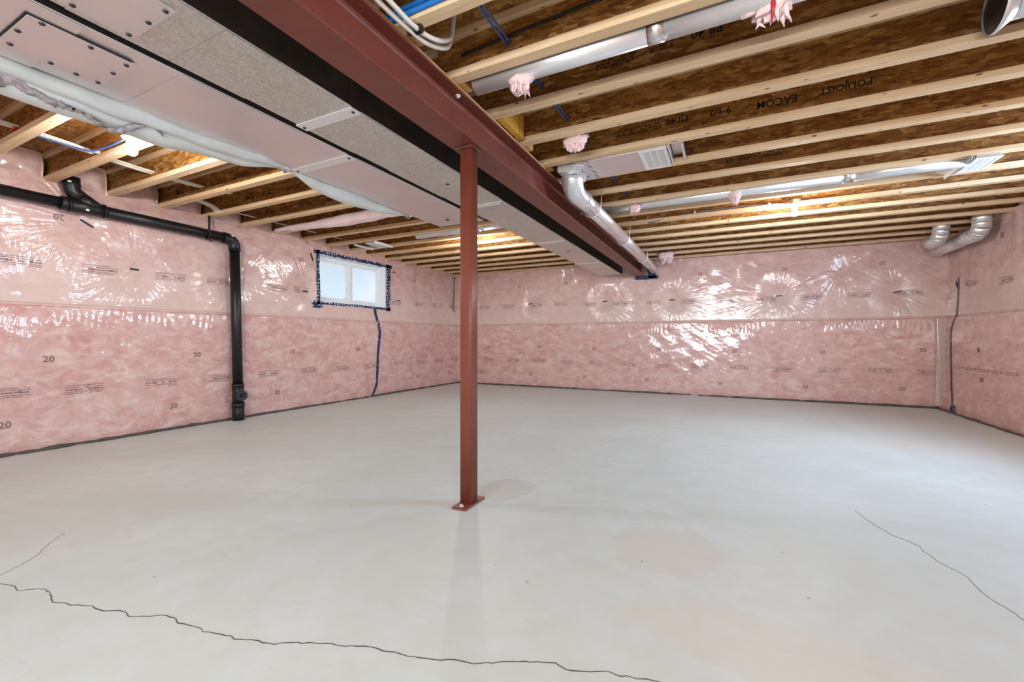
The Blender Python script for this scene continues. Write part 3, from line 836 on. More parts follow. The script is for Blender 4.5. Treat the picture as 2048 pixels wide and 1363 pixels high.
LJO = [joist('l', i, len(LY), y, LJ, 'left') for i, y in enumerate(LY)]
# the stamps lie on the camera side of the webs, upside down
def R(k): return RJO[k + 8]
stamp(R(-4), '9 1/2', 0.05 + 0.13, 2.405); stamp(R(-4), 'PJI 40', 0.05 - 0.13, 2.405); smear(R(-4), -0.30, 2.395, 0.13, 1); smear(R(-4), -0.52, 2.385, 0.2, 2); smear(R(-5), 0.9, 2.41, 0.3, 9)
stamp(R(-2), '9 1/2', -0.16 + 0.13, 2.395); stamp(R(-2), 'PJI 40', -0.16 - 0.13, 2.395); smear(R(-2), -0.55, 2.385, 0.3, 3); stamp(R(-2), 'EACOM', 0.28, 2.38); stamp(R(-2), 'POLIJOIST', 0.62, 2.385)
stamp(R(-3), 'POLIJOIST', 1.9, 2.39); smear(R(0), 0.2, 2.37, 0.4, 5)
def L_(k): return LJO[k + 1]
for k, xx in ((3, -4.15), (4, -3.7), (5, -4.0), (6, -3.4)):
    stamp(L_(k), '9 1/2', xx - 0.5 + 0.13, 2.375); stamp(L_(k), 'PJI 40', xx - 0.5 - 0.13, 2.375); stamp(L_(k), 'POLIJOIST', xx + 0.35, 2.375); smear(L_(k), xx, 2.37, 0.25, k)

# squash blocks standing on the beam plate next to the joists of the right side
blocks = [(-6, 0), (-5, 0), (-4, 1), (-3, 0), (-2, 0)]
names = {-6: 'nearest the top of the picture, behind the white bent pipes', -5: 'below the first round duct', -4: '', -3: 'third pair', -2: 'fourth pair'}
for k, yel in blocks:
    y = RY[k + 8]
    if yel:
        mb = MB(); mb.box(-1.245, -1.20, y + 0.27, y + 0.335, JZ + 0.001, JZ + DEPTH - 0.001, .002)
        mb.box(-1.245, -1.20, y + 0.04, y + 0.262, JZ + 0.001, JZ + DEPTH - 0.001, .002)
        o = mb.build('rim_block', M['yellow'], None); tag(o, 'yellow engineered wood block with a green mark standing on the beam plate', 'block')
        mb = MB(); mb.tube([(-1.1985, y + 0.1, 2.42), (-1.1985, y + 0.13, 2.39), (-1.1985, y + 0.17, 2.4), (-1.1985, y + 0.15, 2.43)], 0.004, 5); mb.build('paint_mark', simple('green_paint', srgb(70, 110, 50), 0.6), o)
        continue
    r = Root('squash_block', 'pair of upright wood blocks on the beam beside the %s I-joist from the back wall' % ordinal(len(RY) - (k + 8)), 'block', (-1.25, y + 0.06, JZ), 'squash blocks on the beam')
    mb = MB(); mb.box(-1.30, -1.262, y + 0.034, y + 0.122, JZ + 0.001, JZ + DEPTH - 0.001, .002); r.part('block', mb, M['block'])
    mb = MB(); mb.box(-1.255, -1.217, y + 0.034, y + 0.122, JZ + 0.001, JZ + DEPTH - 0.001, .002); r.part('block', mb, M['block'])

# rim insulation: pillows of batt in the joist bays over the left and right walls
def pillow(x0, x1, yw, seed, room):
    """lumpy block filling a bay, its room side (room=+1: +x) pushed out and creased"""
    f = sines(seed, 6, 8, 22); g = sines(seed + 50, 6, 30, 60)
    mb = MB(); n = 14; m = 10; vs = []
    ys = np.linspace(-yw / 2, yw / 2, n); zs = np.linspace(JZ - 0.03, JZ + DEPTH - 0.004, m)
    for y in ys:
        for z in zs:
            u = (y / (yw / 2)); v = (z - JZ - 0.12) / 0.135
            b = 0.045 * (1 - abs(u) ** 4) * (1 - abs(v) ** 4) + 0.010 * float(f(y, z)) + 0.004 * float(g(y, z)) - 0.05 * max(0, v - 0.2)
            vs.append((((x1 if room > 0 else x0) + room * b), y, z))
    fs = [(i * m + k, (i + 1) * m + k, (i + 1) * m + k + 1, i * m + k + 1) for i in range(n - 1) for k in range(m - 1)]
    back = [(((x0 if room > 0 else x1)), y, z) for y, z in ((-yw / 2, JZ - .03), (yw / 2, JZ - .03), (yw / 2, JZ + DEPTH - .004), (-yw / 2, JZ + DEPTH - .004))]
    o = len(vs); vs += back
    def edge(lst, a, b): return [tuple(lst) + (b, a)]
    fs += edge([k for k in range(m)][::-1], o + 0, o + 3)[0:0]
    for i in range(n - 1):
        pass
    fs.append(tuple([i * m for i in range(n)]) + (o + 1, o)); fs.append(tuple([i * m + m - 1 for i in range(n)][::-1]) + (o + 3, o + 2))
    fs.append(tuple([k for k in range(m)][::-1]) + (o, o + 3)); fs.append(tuple([(n - 1) * m + k for k in range(m)]) + (o + 2, o + 1))
    fs.append((o, o + 1, o + 2, o + 3))
    mb.add(vs, fs, True); return mb
FILMU = M['film']
for i in range(1, len(LY) - 1):
    yc = (LY[i] + LY[i + 1]) / 2; n = len(LY) - 1 - i
    o = link('rim_batt', pillow(-5.37, -5.12 + random.uniform(-.03, .03), 0.335, i, 1).data('rim_batt', FILMU), None, loc=(0, yc, 0))
    tag(o, 'pink film-wrapped batt over the left wall, in the %s joist bay from the back wall' % ordinal(n), 'insulation', 'rim batts over the left wall')
for i in range(12, len(RY) - 1):
    yc = (RY[i] + RY[i + 1]) / 2; n = len(RY) - 1 - i
    o = link('rim_batt', pillow(2.70 + random.uniform(-.03, .02), 2.85, 0.335, 40 + i, -1).data('rim_batt', FILMU), None, loc=(0, yc, 0))
    tag(o, 'pink film-wrapped batt over the right wall, in the %s joist bay from the back wall' % ordinal(n), 'insulation', 'rim batts over the right wall')

# ---------------------------------------------------------------- steel beam, plate and post
BX0, BX1, BZ0, BZ1 = -1.385, -1.2207, 2.004, 2.2167
beam = Root('steel_beam', 'long red primed steel I-beam crossing the ceiling to the back wall', 'beam', (-1.303, 2.5, BZ0))
mb = MB(); mb.box(BX0, BX1, -2.5, 7.76, BZ0, BZ0 + 0.011, .002); beam.part('bottom_flange', mb, M['red'])
mb = MB(); mb.box(BX0, BX1, -2.5, 7.76, BZ1 - 0.011, BZ1, .002); beam.part('top_flange', mb, M['red'])
mb = MB(); xm = (BX0 + BX1) / 2
mb.prism([(-2.5, BZ0 + 0.011), (7.76, BZ0 + 0.011), (7.76, BZ1 - 0.011), (-2.5, BZ1 - 0.011)], xm - 0.0045, xm + 0.0045, 0)
for sg in (-1, 1):
    for zz, dz in ((BZ0 + 0.011, 1), (BZ1 - 0.011, -1)):
        vs = []
        for y in (-2.5, 7.76): vs += [(xm + sg * 0.0045, y, zz + dz * 0.014), (xm + sg * 0.008, y, zz + dz * 0.005), (xm + sg * 0.0185, y, zz)]
        mb.add(vs, [(0, 1, 4, 3), (1, 2, 5, 4)], True)
beam.part('web', mb, M['red'])
for y in (1.89, 4.3):
    mb = MB(); mb.lathe((-1.255, y, BZ1 - 0.0115), (0, 0, -1), [(0, 0.016), (0.003, 0.016), (0.003, 0.010), (0.010, 0.010), (0.012, 0.0)], 6); beam.part('bolt', mb, M['galvr'])
mb = MB(); mb.box(-1.357, -1.249, -2.5, 7.70, BZ1 + 0.0005, JZ - 0.0005, .003)
o = mb.build('sill_plate', M['woody']); tag(o, 'thin wooden nailing plate lying along the top of the red beam', 'plate')

post = Root('steel_post', 'red square steel post standing in the middle of the floor under the beam', 'post', (-1.301, 2.07, 0))
def rsq(cx, cy, h, r, n=4):
    P = []
    for (sx, sy, a0) in ((1, 1, 0), (-1, 1, 90), (-1, -1, 180), (1, -1, 270)):
        for i in range(n + 1):
            a = math.radians(a0 + 90 * i / n); P.append((cx + sx * (h - r) + r * math.cos(a), cy + sy * (h - r) + r * math.sin(a)))
    return P
mb = MB(); mb.prism(rsq(-1.301, 2.07, 0.0381, 0.010), 0.012, BZ0 - 0.009, 2, True); post.part('shaft', mb, M['redpost'])
mb = MB(); mb.box(-1.346, -1.256, 1.965, 2.172, 0.0, 0.0125, .002); bp = post.part('base_plate', mb, M['redpost'])
for y in (1.995, 2.145):
    mb = MB(); mb.lathe((-1.301, y, 0.0125), (0, 0, 1), [(0, 0.014), (0.003, 0.014), (0.003, 0.009), (0.010, 0.009), (0.011, 0)], 6); post.part('anchor_bolt', mb, M['galvr'], parent=bp)
mb = MB(); mb.box(-1.352, -1.250, 2.015, 2.125, BZ0 - 0.010, BZ0 - 0.0005, .002); post.part('cap_plate', mb, M['redpost'])
mb = MB()
for i in range(26):
    a = random.uniform(0, 2 * PI); x = -1.301 + 0.052 * max(-1, min(1, 1.3 * math.cos(a))); y = 2.07 + 0.055 * max(-1, min(1, 1.3 * math.sin(a)))
    mb.lathe((x, y, BZ0 - 0.013), (random.uniform(-.4, .4), random.uniform(-.4, .4), 1), [(0, 0), (0.003, 0.008), (0.007, 0.009), (0.012, 0.0)], 6)
post.part('weld_bead', mb, M['rust'], kind='stuff')

# ---------------------------------------------------------------- trunk ducts
DZ = 2.056
def screw_mb(x, y, z): return MB().lathe((x, y, z), (0, 0, -1), [(0, 0.009), (0.002, 0.009), (0.005, 0.006), (0.006, 0.0)], 8)
def trunk(name, label, x0, x1, y0, y1, mat, joints, cap):
    t_ = Root(name, label, 'duct', ((x0 + x1) / 2, y0, DZ), 'sheet metal trunk ducts')
    js = [y0] + joints + [y1]
    for a, b in zip(js[:-1], js[1:]):
        mb = MB(); mb.box(x0, x1, a + 0.003, b - 0.003, DZ, JZ - 0.002, .003)
        s_ = t_.part('duct_section', mb, mat)
        mb = MB(); mb.box(x1 - 0.0005, x1 + 0.0012, a + 0.003, b - 0.003, DZ + 0.004, JZ - 0.003); t_.part('side_shade', mb, M['shade_dark'], 'dark-coloured duct side standing in for shade', parent=s_)  # thin dark sheet added as painted shade of the gap beside the duct
        k = a + 0.04                                                     # lapped panels across each section, each a little proud
        n_ = 0
        while k < b - 0.32:
            mb = MB(); mb.box(x0 + 0.003, x1 - 0.003, k, k + 0.3045, DZ - 0.0042, DZ - 0.0002, .0012); t_.part('panel', mb, mat, parent=s_)
            k += 0.305 * (2 if n_ % 2 == 0 else 1); n_ += 1
    for j in joints:
        mb = MB(); mb.box(x0 - 0.004, x1 + 0.004, j - 0.035, j + 0.035, DZ - 0.008, DZ - 0.0005, .0015)
        t_.part('drive_cleat', mb, M['cleat'], 'bright joint strip across the duct')
        mb = MB(); mb.box(x1 - 0.0005, x1 + 0.004, j - 0.03, j + 0.03, DZ + 0.002, JZ - 0.004); t_.part('side_cleat', mb, M['shade_dark'])  # cleat's side coloured dark to match the painted shade
        for x in (x0 + 0.02, x1 - 0.02): t_.part('screw', screw_mb(x, j, DZ - 0.008), M['screw'])
    return t_
ret = trunk('return_duct', 'spangled metal trunk duct beside the red beam with bright joint strips', -2.013, -1.622, -2.4, 7.60, M['galv2'], [-1.58, -0.02, 1.546, 3.12, 4.66, 6.2], True)
sup = trunk('supply_duct', 'smooth pinkish metal trunk duct left of the spangled one, ending behind the post', -2.57, -2.064, -2.4, 3.55, M['galv1'], [-1.2, 0.36, 1.93], True)
# access panels with screws
mb = MB(); mb.box(-2.462, -2.149, 0.58, 0.888, DZ - 0.0095, DZ - 0.0043, .001); ap = sup.part('access_panel', mb, M['galv1'], 'flat patch panel screwed under the smooth duct')
mb = MB(); mb.box(-2.470, -2.143, 0.5745, 0.5795, DZ - 0.0090, DZ - 0.0044); mb.box(-2.1485, -2.1440, 0.575, 0.87, DZ - 0.0090, DZ - 0.0044); sup.part('gap', mb, M['dark'], parent=ap)
for x, y in ((-2.166, 0.621), (-2.294, 0.596), (-2.423, 0.61), (-2.175, 0.755), (-2.442, 0.725), (-2.187, 0.869), (-2.303, 0.87), (-2.447, 0.803), (-2.442, 0.871)):
    sup.part('screw', screw_mb(x, y, DZ - 0.0095), M['screw'], parent=ap)
mb = MB(); mb.box(-1.975, -1.676, 0.50, 0.805, DZ - 0.0095, DZ - 0.0043, .001); ap = ret.part('access_panel', mb, M['galv1'], 'smooth patch panel screwed under the spangled duct')
for x, y in ((-1.955, 0.632), (-1.707, 0.785), (-1.822, 0.786), (-1.958, 0.785), (-1.70, 0.64)):
    ret.part('screw', screw_mb(x, y, DZ - 0.0095), M['screw'], parent=ap)
for x, y, t_ in ((-1.803, 2.579, ret), (-2.348, 3.358, sup), (-1.808, 5.252, ret)):
    mb = MB(); mb.lathe((x, y, DZ + 0.0005), (0, 0, -1), [(0, 0.016), (0.0055, 0.016), (0.0055, 0.0)], 14); t_.part('test_hole', mb, M['dark'])

# insulated flexible duct: white sleeve tucked along the supply trunk, pinched with foil and branching to the left wall
def lump(path, r, n=16, seed=0, amp=0.06):
    f = sines(seed + 200, 6, 6, 20); mb = MB()
    P = [Vector(p) for p in path]; Q = []; RR = []
    N = 64
    for i in range(N):
        t_ = i / (N - 1) * (len(P) - 1); k = min(int(t_), len(P) - 2); u = t_ - k; us = u * u * (3 - 2 * u)
        p = P[k].lerp(P[k + 1], u); Q.append(p); RR.append(r[k] + (r[k + 1] - r[k]) * us)
    mb.tube(Q, RR, n)
    vs = []
    for (x, y, z) in mb.v:
        d_ = float(f(y * 1.5 + x, z * 3)) * amp * 0.08
        vs.append((x + d_ * 0.6, y, z + d_))
    mb.v = vs; return mb
fx = Root('flexible_duct', 'white-sleeved insulated flexible duct sagging along the smooth trunk duct', 'duct', (-2.7, 1.8, 2.03))
fx.part('sleeve', lump([(-2.70, -0.4, 2.06), (-2.71, 0.66, 2.05), (-2.71, 1.2, 2.05), (-2.67, 1.62, 2.06), (-2.60, 1.86, 2.07)], [0.095, 0.09, 0.082, 0.055, 0.022], seed=1), M['sleeve'])
fx.part('sleeve_fold', lump([(-2.62, 0.2, 2.05), (-2.62, 0.75, 2.045), (-2.605, 1.3, 2.045), (-2.575, 1.7, 2.05), (-2.58, 1.85, 2.06)], [0.04, 0.045, 0.042, 0.03, 0.012], seed=2), M['sleeve'])
mb = lump([(-2.665, 0.45, 1.985), (-2.66, 0.75, 1.985), (-2.655, 0.95, 1.985), (-2.64, 1.2, 1.99)], [0.022, 0.024, 0.018, 0.006], 9, 8, 0.5)
_r = random.Random(4); mb.v = [(x + _r.uniform(-.006, .006), y, z + _r.uniform(-.007, .007)) for x, y, z in mb.v]
fx.part('torn_liner', mb, simple('torn_liner', srgb(178, 168, 168), 0.5, 0.3, 0.4, 45), 'crumpled grey liner showing between the folds')
fx.part('sleeve', lump([(-2.60, 1.88, 2.07), (-2.64, 2.15, 2.06), (-2.64, 2.45, 2.05), (-2.63, 2.75, 2.06), (-2.60, 3.08, 2.07)], [0.022, 0.055, 0.072, 0.055, 0.018], seed=3), M['sleeve'])
fx.part('sleeve', lump([(-2.62, 3.10, 2.10), (-3.0, 3.27, 2.19), (-3.6, 3.35, 2.215), (-4.2, 3.36, 2.225), (-4.85, 3.37, 2.24)], [0.03, 0.055, 0.062, 0.04, 0.025], seed=4), M['sleevep'])
def foil_wrap(c, r, ax, seed):
    rr = random.Random(seed); mb = MB()
    prof = [(-0.05, r * 0.8), (-0.03, r * 1.3), (-0.01, r * 0.9), (0.01, r * 1.35), (0.03, r * 1.0), (0.05, r * 0.7)]
    mb.lathe(c, ax, prof, 12)
    mb.v = [tuple(q + rr.uniform(-.006, .006) for q in v) for v in mb.v]; return mb
fx.part('foil_wrap', foil_wrap((-2.60, 1.87, 2.07), 0.03, (0, 1, 0), 1), M['foil'])
fx.part('foil_wrap', foil_wrap((-2.60, 3.09, 2.075), 0.03, (-.3, 1, 0.1), 2), M['foil'])

# ---------------------------------------------------------------- round ducts in the joist bays
def round_x(name, label, x0, x1, y, z, r, mat, seams, extra=None, group='round ducts'):
    t_ = Root(name, label, 'duct', (x0, y, z), group)
    js = [x0] + seams + [x1]
    for a, b in zip(js[:-1], js[1:]):
        mb = MB(); mb.tube([(a, y, z), (b, y, z)], r, 24); t_.part('pipe_section', mb, mat)
    for j in seams:
        mb = MB(); mb.tube([(j - 0.035, y, z), (j + 0.035, y, z)], r + 0.002, 24); t_.part('joint_band', mb, M['foil'])
    return t_
round_x('round_duct', 'round metal duct under the joists at the upper middle, near the red beam', -1.18, 2.7, 1.950, 2.272, 0.050, M['galvr'], [-0.27, 1.2])
round_x('round_duct', 'long round metal duct ending at the tilted white ceiling register', -1.15, 1.63, 4.385, 2.268, 0.050, M['galvr'], [0.9])
round_x('round_duct', 'round metal duct between the joists left of the post, under the spangled trunk', -3.6, -2.05, 4.47, 2.285, 0.052, M['galvr'], [-2.62])
t_ = Root('round_duct', 'short round metal duct with a dark collar at the top right', 'duct', (0.95, 2.47, 2.33), 'round ducts')
mb = MB(); mb.tube([(1.02, 2.46, 2.30), (1.35, 2.46, 2.315), (2.7, 2.46, 2.32)], 0.072, 24); t_.part('pipe_section', mb, M['galvr'])
mb = MB(); mb.lathe((0.99, 2.46, 2.30), (1, 0, 0), [(0, 0.105), (0.012, 0.107), (0.03, 0.09), (0.05, 0.075)], 28); t_.part('collar', mb, M['galvr'])
mb = MB(); mb.lathe((0.995, 2.46, 2.30), (-1, 0, 0), [(0, 0.100), (0.002, 0.0)], 28); t_.part('collar_mouth', mb, M['screw'])

# rectangular register duct, elbow and round branch along the beam
rd = Root('register_duct', 'flat metal duct between joists ending in a white register by the beam', 'duct', (-0.7, 3.27, 2.245))
mb = MB(); mb.box(-1.03, -0.36, 3.105, 3.448, 2.248, 2.34, .003); rd.part('duct_body', mb, M['galv1'])
mb = MB(); n = 9; vs = []
for i in range(n):
    for k in range(12):
        vs.append((-1.045 + 0.12 * i / (n - 1) + 0.012 * math.sin(k * 1.9), 3.10 + 0.352 * k / 11, 2.2465 - abs(0.0045 * math.sin(i * 2.3 + k * 1.7))))
mb.add(vs, [(i * 12 + k, i * 12 + k + 1, (i + 1) * 12 + k + 1, (i + 1) * 12 + k) for i in range(n - 1) for k in range(11)]); rd.part('foil_patch', mb, M['foil'])
def register(root, x0, x1, y0, y1, z, slots_along_y=True):
    b = 0.026
    mb = MB()
    mb.box(x0, x1, y0, y0 + b, z - 0.007, z, .002); mb.box(x0, x1, y1 - b, y1, z - 0.007, z, .002)
    mb.box(x0, x0 + b, y0 + b, y1 - b, z - 0.007, z, .002); mb.box(x1 - b, x1, y0 + b, y1 - b, z - 0.007, z, .002)
    fr = root.part('grille_frame', mb, M['white'])
    mb = MB(); mb.box(x0 + b, x1 - b, y0 + b, y1 - b, z - 0.0015, z - 0.0005); root.part('grille_back', mb, M['shade_dark'], parent=fr)
    mb = MB(); n = 24; L = y1 - y0 - 2 * b
    for i in range(n):
        y = y0 + b + L * (i + 0.5) / n; mb.box(x0 + b, x1 - b, y - L / n * 0.22, y + L / n * 0.22, z - 0.006, z - 0.002)
    for k in (1, 2): 
        x = x0 + b + (x1 - x0 - 2 * b) * k / 3; mb.box(x - 0.004, x + 0.004, y0 + b, y1 - b, z - 0.0065, z - 0.002)
    root.part('grille_slats', mb, M['white'], kind='stuff', parent=fr)
register(rd, -0.552, -0.362, 3.10, 3.452, 2.247)
mb = MB(); mb.box(-0.355, -0.350, 3.10, 3.452, 2.238, 2.30); mb.box(-0.349, -0.27, 3.12, 3.44, 2.315, 2.32); rd.part('end_flange', mb, M['galv1'])
mb = MB(); mb.box(-0.275, -0.262, 3.13, 3.44, 2.262, 2.30); rd.part('bracket', mb, M['galvr'])

br = Root('branch_duct', 'round metal duct hung beside the red beam with a bent elbow at its near end', 'duct', (-1.09, 3.5, 2.12), 'round ducts')
BXc, BZc, BR = -1.088, 2.118, 0.069
# elbow: from the flat duct's end down and round into the pipe
P = []
for a in np.linspace(0, 1, 9):
    p0 = Vector((-1.09, 3.285, 2.235)); p1 = Vector((-1.115, 3.30, 2.10)); p2 = Vector((BXc, 3.56, BZc))
    P.append(p0 * (1 - a) ** 2 + p1 * 2 * a * (1 - a) + p2 * a * a)
mb = MB(); mb.tube(P, [0.088, 0.088, 0.086, 0.084, 0.082, 0.079, 0.076, 0.073, 0.071], 20); br.part('elbow', mb, M['galvr'])
mb = MB(); mb.box(-1.17, -1.02, 3.13, 3.43, 2.215, 2.30, .012); br.part('boot', mb, M['galvr'])
mb = MB(); mb.lathe((BXc, 3.53, BZc), (0, 1, 0), [(0, 0.071), (0.004, 0.077), (0.012, 0.072), (0.05, 0.072), (0.056, 0.077), (0.062, 0.070)], 24); br.part('collar', mb, M['galvr'])
ys = [3.56, 3.83, 5.13, 6.42, 7.60]
for a, b in zip(ys[:-1], ys[1:]):
    mb = MB(); mb.tube([(BXc, a, BZc), (BXc, b, BZc)], BR, 24); mb.box(BXc + 0.035, BXc + 0.047, a, b, BZc - 0.063, BZc - 0.053); br.part('pipe_section', mb, M['galv1'])
for y in ys[1:4]:
    mb = MB(); mb.lathe((BXc, y - 0.02, BZc), (0, 1, 0), [(0, 0.070), (0.006, 0.073), (0.012, 0.070), (0.03, 0.0715), (0.036, 0.070)], 24); br.part('joint_band', mb, M['galvr'])
    mb = MB(); pts = [(BXc - 0.115, y + 0.01, BZc - 0.035)]
    for i in range(11):
        a = PI * (1.0 + i / 10.0); pts.append((BXc + 0.077 * math.cos(a), y + 0.01, BZc + 0.077 * math.sin(a)))
    pts += [(BXc + 0.083, y + 0.01, BZc + 0.08), (BXc + 0.085, y + 0.01, JZ + 0.005)]
    mb.tube(pts, 0.004, 6); br.part('hanger_wire', mb, M['galvr'])
mb = MB(); mb.lathe((BXc, 7.50, BZc), (0, 1, 0), [(0, 0.071), (0.01, 0.078), (0.02, 0.071), (0.05, 0.071), (0.06, 0.079), (0.07, 0.071)], 20); br.part('joint_band', mb, M['galvr'])

# ceiling register at the end of the long round duct
r2 = Root('ceiling_register', 'tilted white register hanging below the joists near the right wall', 'register', (1.69, 4.41, 2.235))
register(r2, 1.615, 1.765, 4.256, 4.56, 2.232)
mb = MB(); mb.box(1.625, 1.755, 4.27, 4.55, 2.2325, 2.262, .003); r2.part('boot', mb, M['galvr'])
mb = MB(); mb.box(1.592, 1.598, 4.25, 4.70, 2.228, 2.256); mb.box(1.604, 1.608, 4.25, 4.60, 2.226, 2.254); r2.part('mounting_rail', mb, M['galvr'])
r3 = Root('ceiling_register', 'small white register between the joists above the left end of the basement window', 'register', (-4.35, 4.55, 2.25))
register(r3, -4.46, -4.30, 4.40, 4.70, 2.25)
mb = MB(); mb.box(-4.45, -4.31, 4.41, 4.69, 2.251, 2.285, .003); r3.part('boot', mb, M['galvr'])
mb = MB(); mb.box(-4.62, -4.60, 4.36, 4.72, 2.228, 2.256); mb.box(-4.26, -4.24, 4.36, 4.72, 2.228, 2.256); r3.part('mounting_rail', mb, M['galvr'])

# elbows dropping from the ceiling in the right back corner
def elbow_duct(name, label, pts, r, seams):
    t_ = Root(name, label, 'duct', pts[0], 'elbow ducts in the corner')
    P = [Vector(p) for p in pts]
    for i, (a, b) in enumerate(zip(P[:-1], P[1:])):
        mb = MB(); d_ = (b - a).normalized(); mb.tube([a - d_ * r * 0.20 if i else a, b + d_ * r * 0.20], r, 22); t_.part('gore', mb, M['galvr'])
        mb = MB(); mb.lathe(b - d_ * 0.006, d_, [(0, r), (0.003, r + 0.004), (0.010, r + 0.004), (0.013, r)], 22); t_.part('seam_ring', mb, M['galvr'])
    return t_
elbow_duct('elbow_duct', 'bright metal elbow duct dropping from the joists by the right wall, the nearer of two', [(2.50, 6.46, 2.29), (2.50, 6.46, 2.215), (2.50, 6.47, 2.16), (2.50, 6.52, 2.115), (2.505, 6.60, 2.10), (2.51, 7.0, 2.10), (2.51, 7.6, 2.10)], 0.078, [])
elbow_duct('elbow_duct', 'bright metal elbow duct dropping from the joists by the back wall, the farther of two', [(2.285, 6.80, 2.29), (2.285, 6.80, 2.23), (2.285, 6.815, 2.185), (2.285, 6.86, 2.145), (2.29, 6.94, 2.13), (2.30, 7.12, 2.13)], 0.078, [])

# ---------------------------------------------------------------- black drain pipe on the left wall
dr = Root('drain_pipe', 'black plastic drain pipe running along the left wall and down to the floor', 'pipe', (-5.02, 3.0, 0))
PXc = -5.018
def seg(name, pts, r, n=24, parent=None, mat='abs'): 
    mb = MB(); mb.tube(pts, r, n); return dr.part(name, mb, M[mat], parent=parent)
seg('pipe', [(PXc, -2.3, 2.12), (PXc, 1.57, 2.081)], 0.045)
seg('pipe', [(PXc, 1.80, 2.078), (PXc, 2.88, 2.064)], 0.0515)
seg('coupling', [(PXc, 1.545, 2.082), (PXc, 1.60, 2.081)], 0.058)
seg('wye_body', [(PXc, 1.58, 2.081), (PXc, 1.84, 2.078)], 0.057)
seg('wye_branch', [(PXc, 1.80, 2.078), (PXc + 0.005, 1.66, 2.165)], 0.054)
c = [(PXc + 0.005, 1.665, 2.16), (PXc + 0.008, 1.635, 2.18), (PXc + 0.01, 1.618, 2.205), (PXc + 0.01, 1.612, 2.235), (PXc + 0.01, 1.612, 2.31)]
seg('elbow', c, 0.058)
for y in (1.60, 1.83): seg('ring', [(PXc, y - 0.006, 2.080), (PXc, y + 0.006, 2.080)], 0.061)
seg('ring', [(PXc + 0.01, 1.612, 2.243), (PXc + 0.01, 1.612, 2.255)], 0.062)
e = []
for a in np.linspace(0, PI / 2, 9): e.append((PXc, 2.895 + 0.085 * math.sin(a), 1.978 + 0.085 * math.cos(a)))
seg('elbow', [(PXc, 2.86, 2.064)] + e + [(PXc, 2.981, 1.95)], 0.058)
seg('ring', [(PXc, 2.855, 2.064), (PXc, 2.868, 2.064)], 0.061); seg('ring', [(PXc, 2.981, 1.95), (PXc, 2.982, 1.937)], 0.061)
seg('pipe', [(PXc, 2.981, 1.96), (PXc, 3.02, 0.40)], 0.0515)
seg('cleanout_tee', [(PXc, 3.020, 0.415), (PXc, 3.022, 0.17)], 0.0575)
seg('ring', [(PXc, 3.020, 0.42), (PXc, 3.020, 0.38)], 0.061); seg('ring', [(PXc, 3.022, 0.20), (PXc, 3.022, 0.155)], 0.0655)
seg('cleanout_hub', [(PXc, 3.021, 0.285), (PXc + 0.095, 3.0, 0.29)], 0.05)
cap_ = seg('cleanout_cap', [(PXc + 0.085, 3.002, 0.29), (PXc + 0.115, 2.995, 0.291)], 0.058)
mb = MB(); mb.box(PXc + 0.112, PXc + 0.145, 2.975, 3.015, 0.272, 0.312, .004); dr.part('cap_nut', mb, M['abs'], parent=cap_)
seg('pipe', [(PXc, 3.022, 0.17), (PXc, 3.026, 0.0)], 0.061)
for (x, y, z) in ((PXc + 0.058, 1.70, 2.05), (PXc + 0.05, 2.93, 2.09), (PXc + 0.06, 1.585, 2.262)):
    mb = MB(); mb.box(x - 0.004, x + 0.006, y - 0.012, y + 0.012, z - 0.008, z + 0.008, .002); dr.part('sticker', mb, M['white'], 'small white sticker on the black fitting')
hg = Root('pipe_hanger', 'black perforated strap hanging the drain pipe from a joist', 'strap', (PXc, 2.69, 2.0))
mb = MB(); mb.box(PXc + 0.046, PXc + 0.049, 2.675, 2.70, 2.06, JZ - 0.001); hg.part('strap', mb, M['blackp'])
mb = MB()
pts = [(PXc + 0.055 * math.cos(a), 2.688, 2.067 + 0.055 * math.sin(a)) for a in np.linspace(0.2, -PI - 0.2, 16)]
mb.tube(pts, 0.006, 6); mb.tube([(PXc + .03, 2.66, 2.012), (PXc + .0, 2.71, 2.006), (PXc + .02, 2.73, 1.995)], 0.006, 6); hg.part('loop', mb, M['blackp'])

# ---------------------------------------------------------------- lamps
def lamp(x, y, label):
    t_ = Root('ceiling_lamp', label, 'lamp', (x, y, JZ), 'bare bulb lamps')
    mb = MB(); mb.prism([(0.05 * math.cos(a), 0.05 * math.sin(a)) for a in np.linspace(PI / 8, 2 * PI + PI / 8, 9)[:-1]], JZ - 0.006, JZ + 0.032, 2)
    mb.v = [(a + x, b + y, c) for a, b, c in mb.v]; t_.part('junction_box', mb, M['galvr'])
    mb = MB(); mb.lathe((x, y, JZ - 0.006), (0, 0, -1), [(0, 0.055), (0.006, 0.056), (0.012, 0.052), (0.016, 0.034), (0.035, 0.030), (0.045, 0.024), (0.046, 0.0)], 28); t_.part('lamp_holder', mb, M['porcelain'])
    mb = MB(); prof = [(0.044, 0.013), (0.055, 0.014), (0.068, 0.022)] + [(0.096 - 0.030 * math.cos(a), 0.030 * math.sin(a)) for a in np.linspace(0.75, PI, 10)]
    mb.lathe((x, y, JZ), (0, 0, -1), prof, 20); t_.part('bulb', mb, M['bulb'])
lamp(-3.487, 1.415, 'bare bulb in a white holder under the joists by the left wall')
lamp(0.608, 5.0, 'bare bulb in a white holder under the joists right of the beam')
lamp(-3.0, 4.86, 'bare bulb hidden behind the post, left of the trunk ducts')
lamp(0.32, 0.02, 'bare bulb overhead behind the camera, right of the beam')

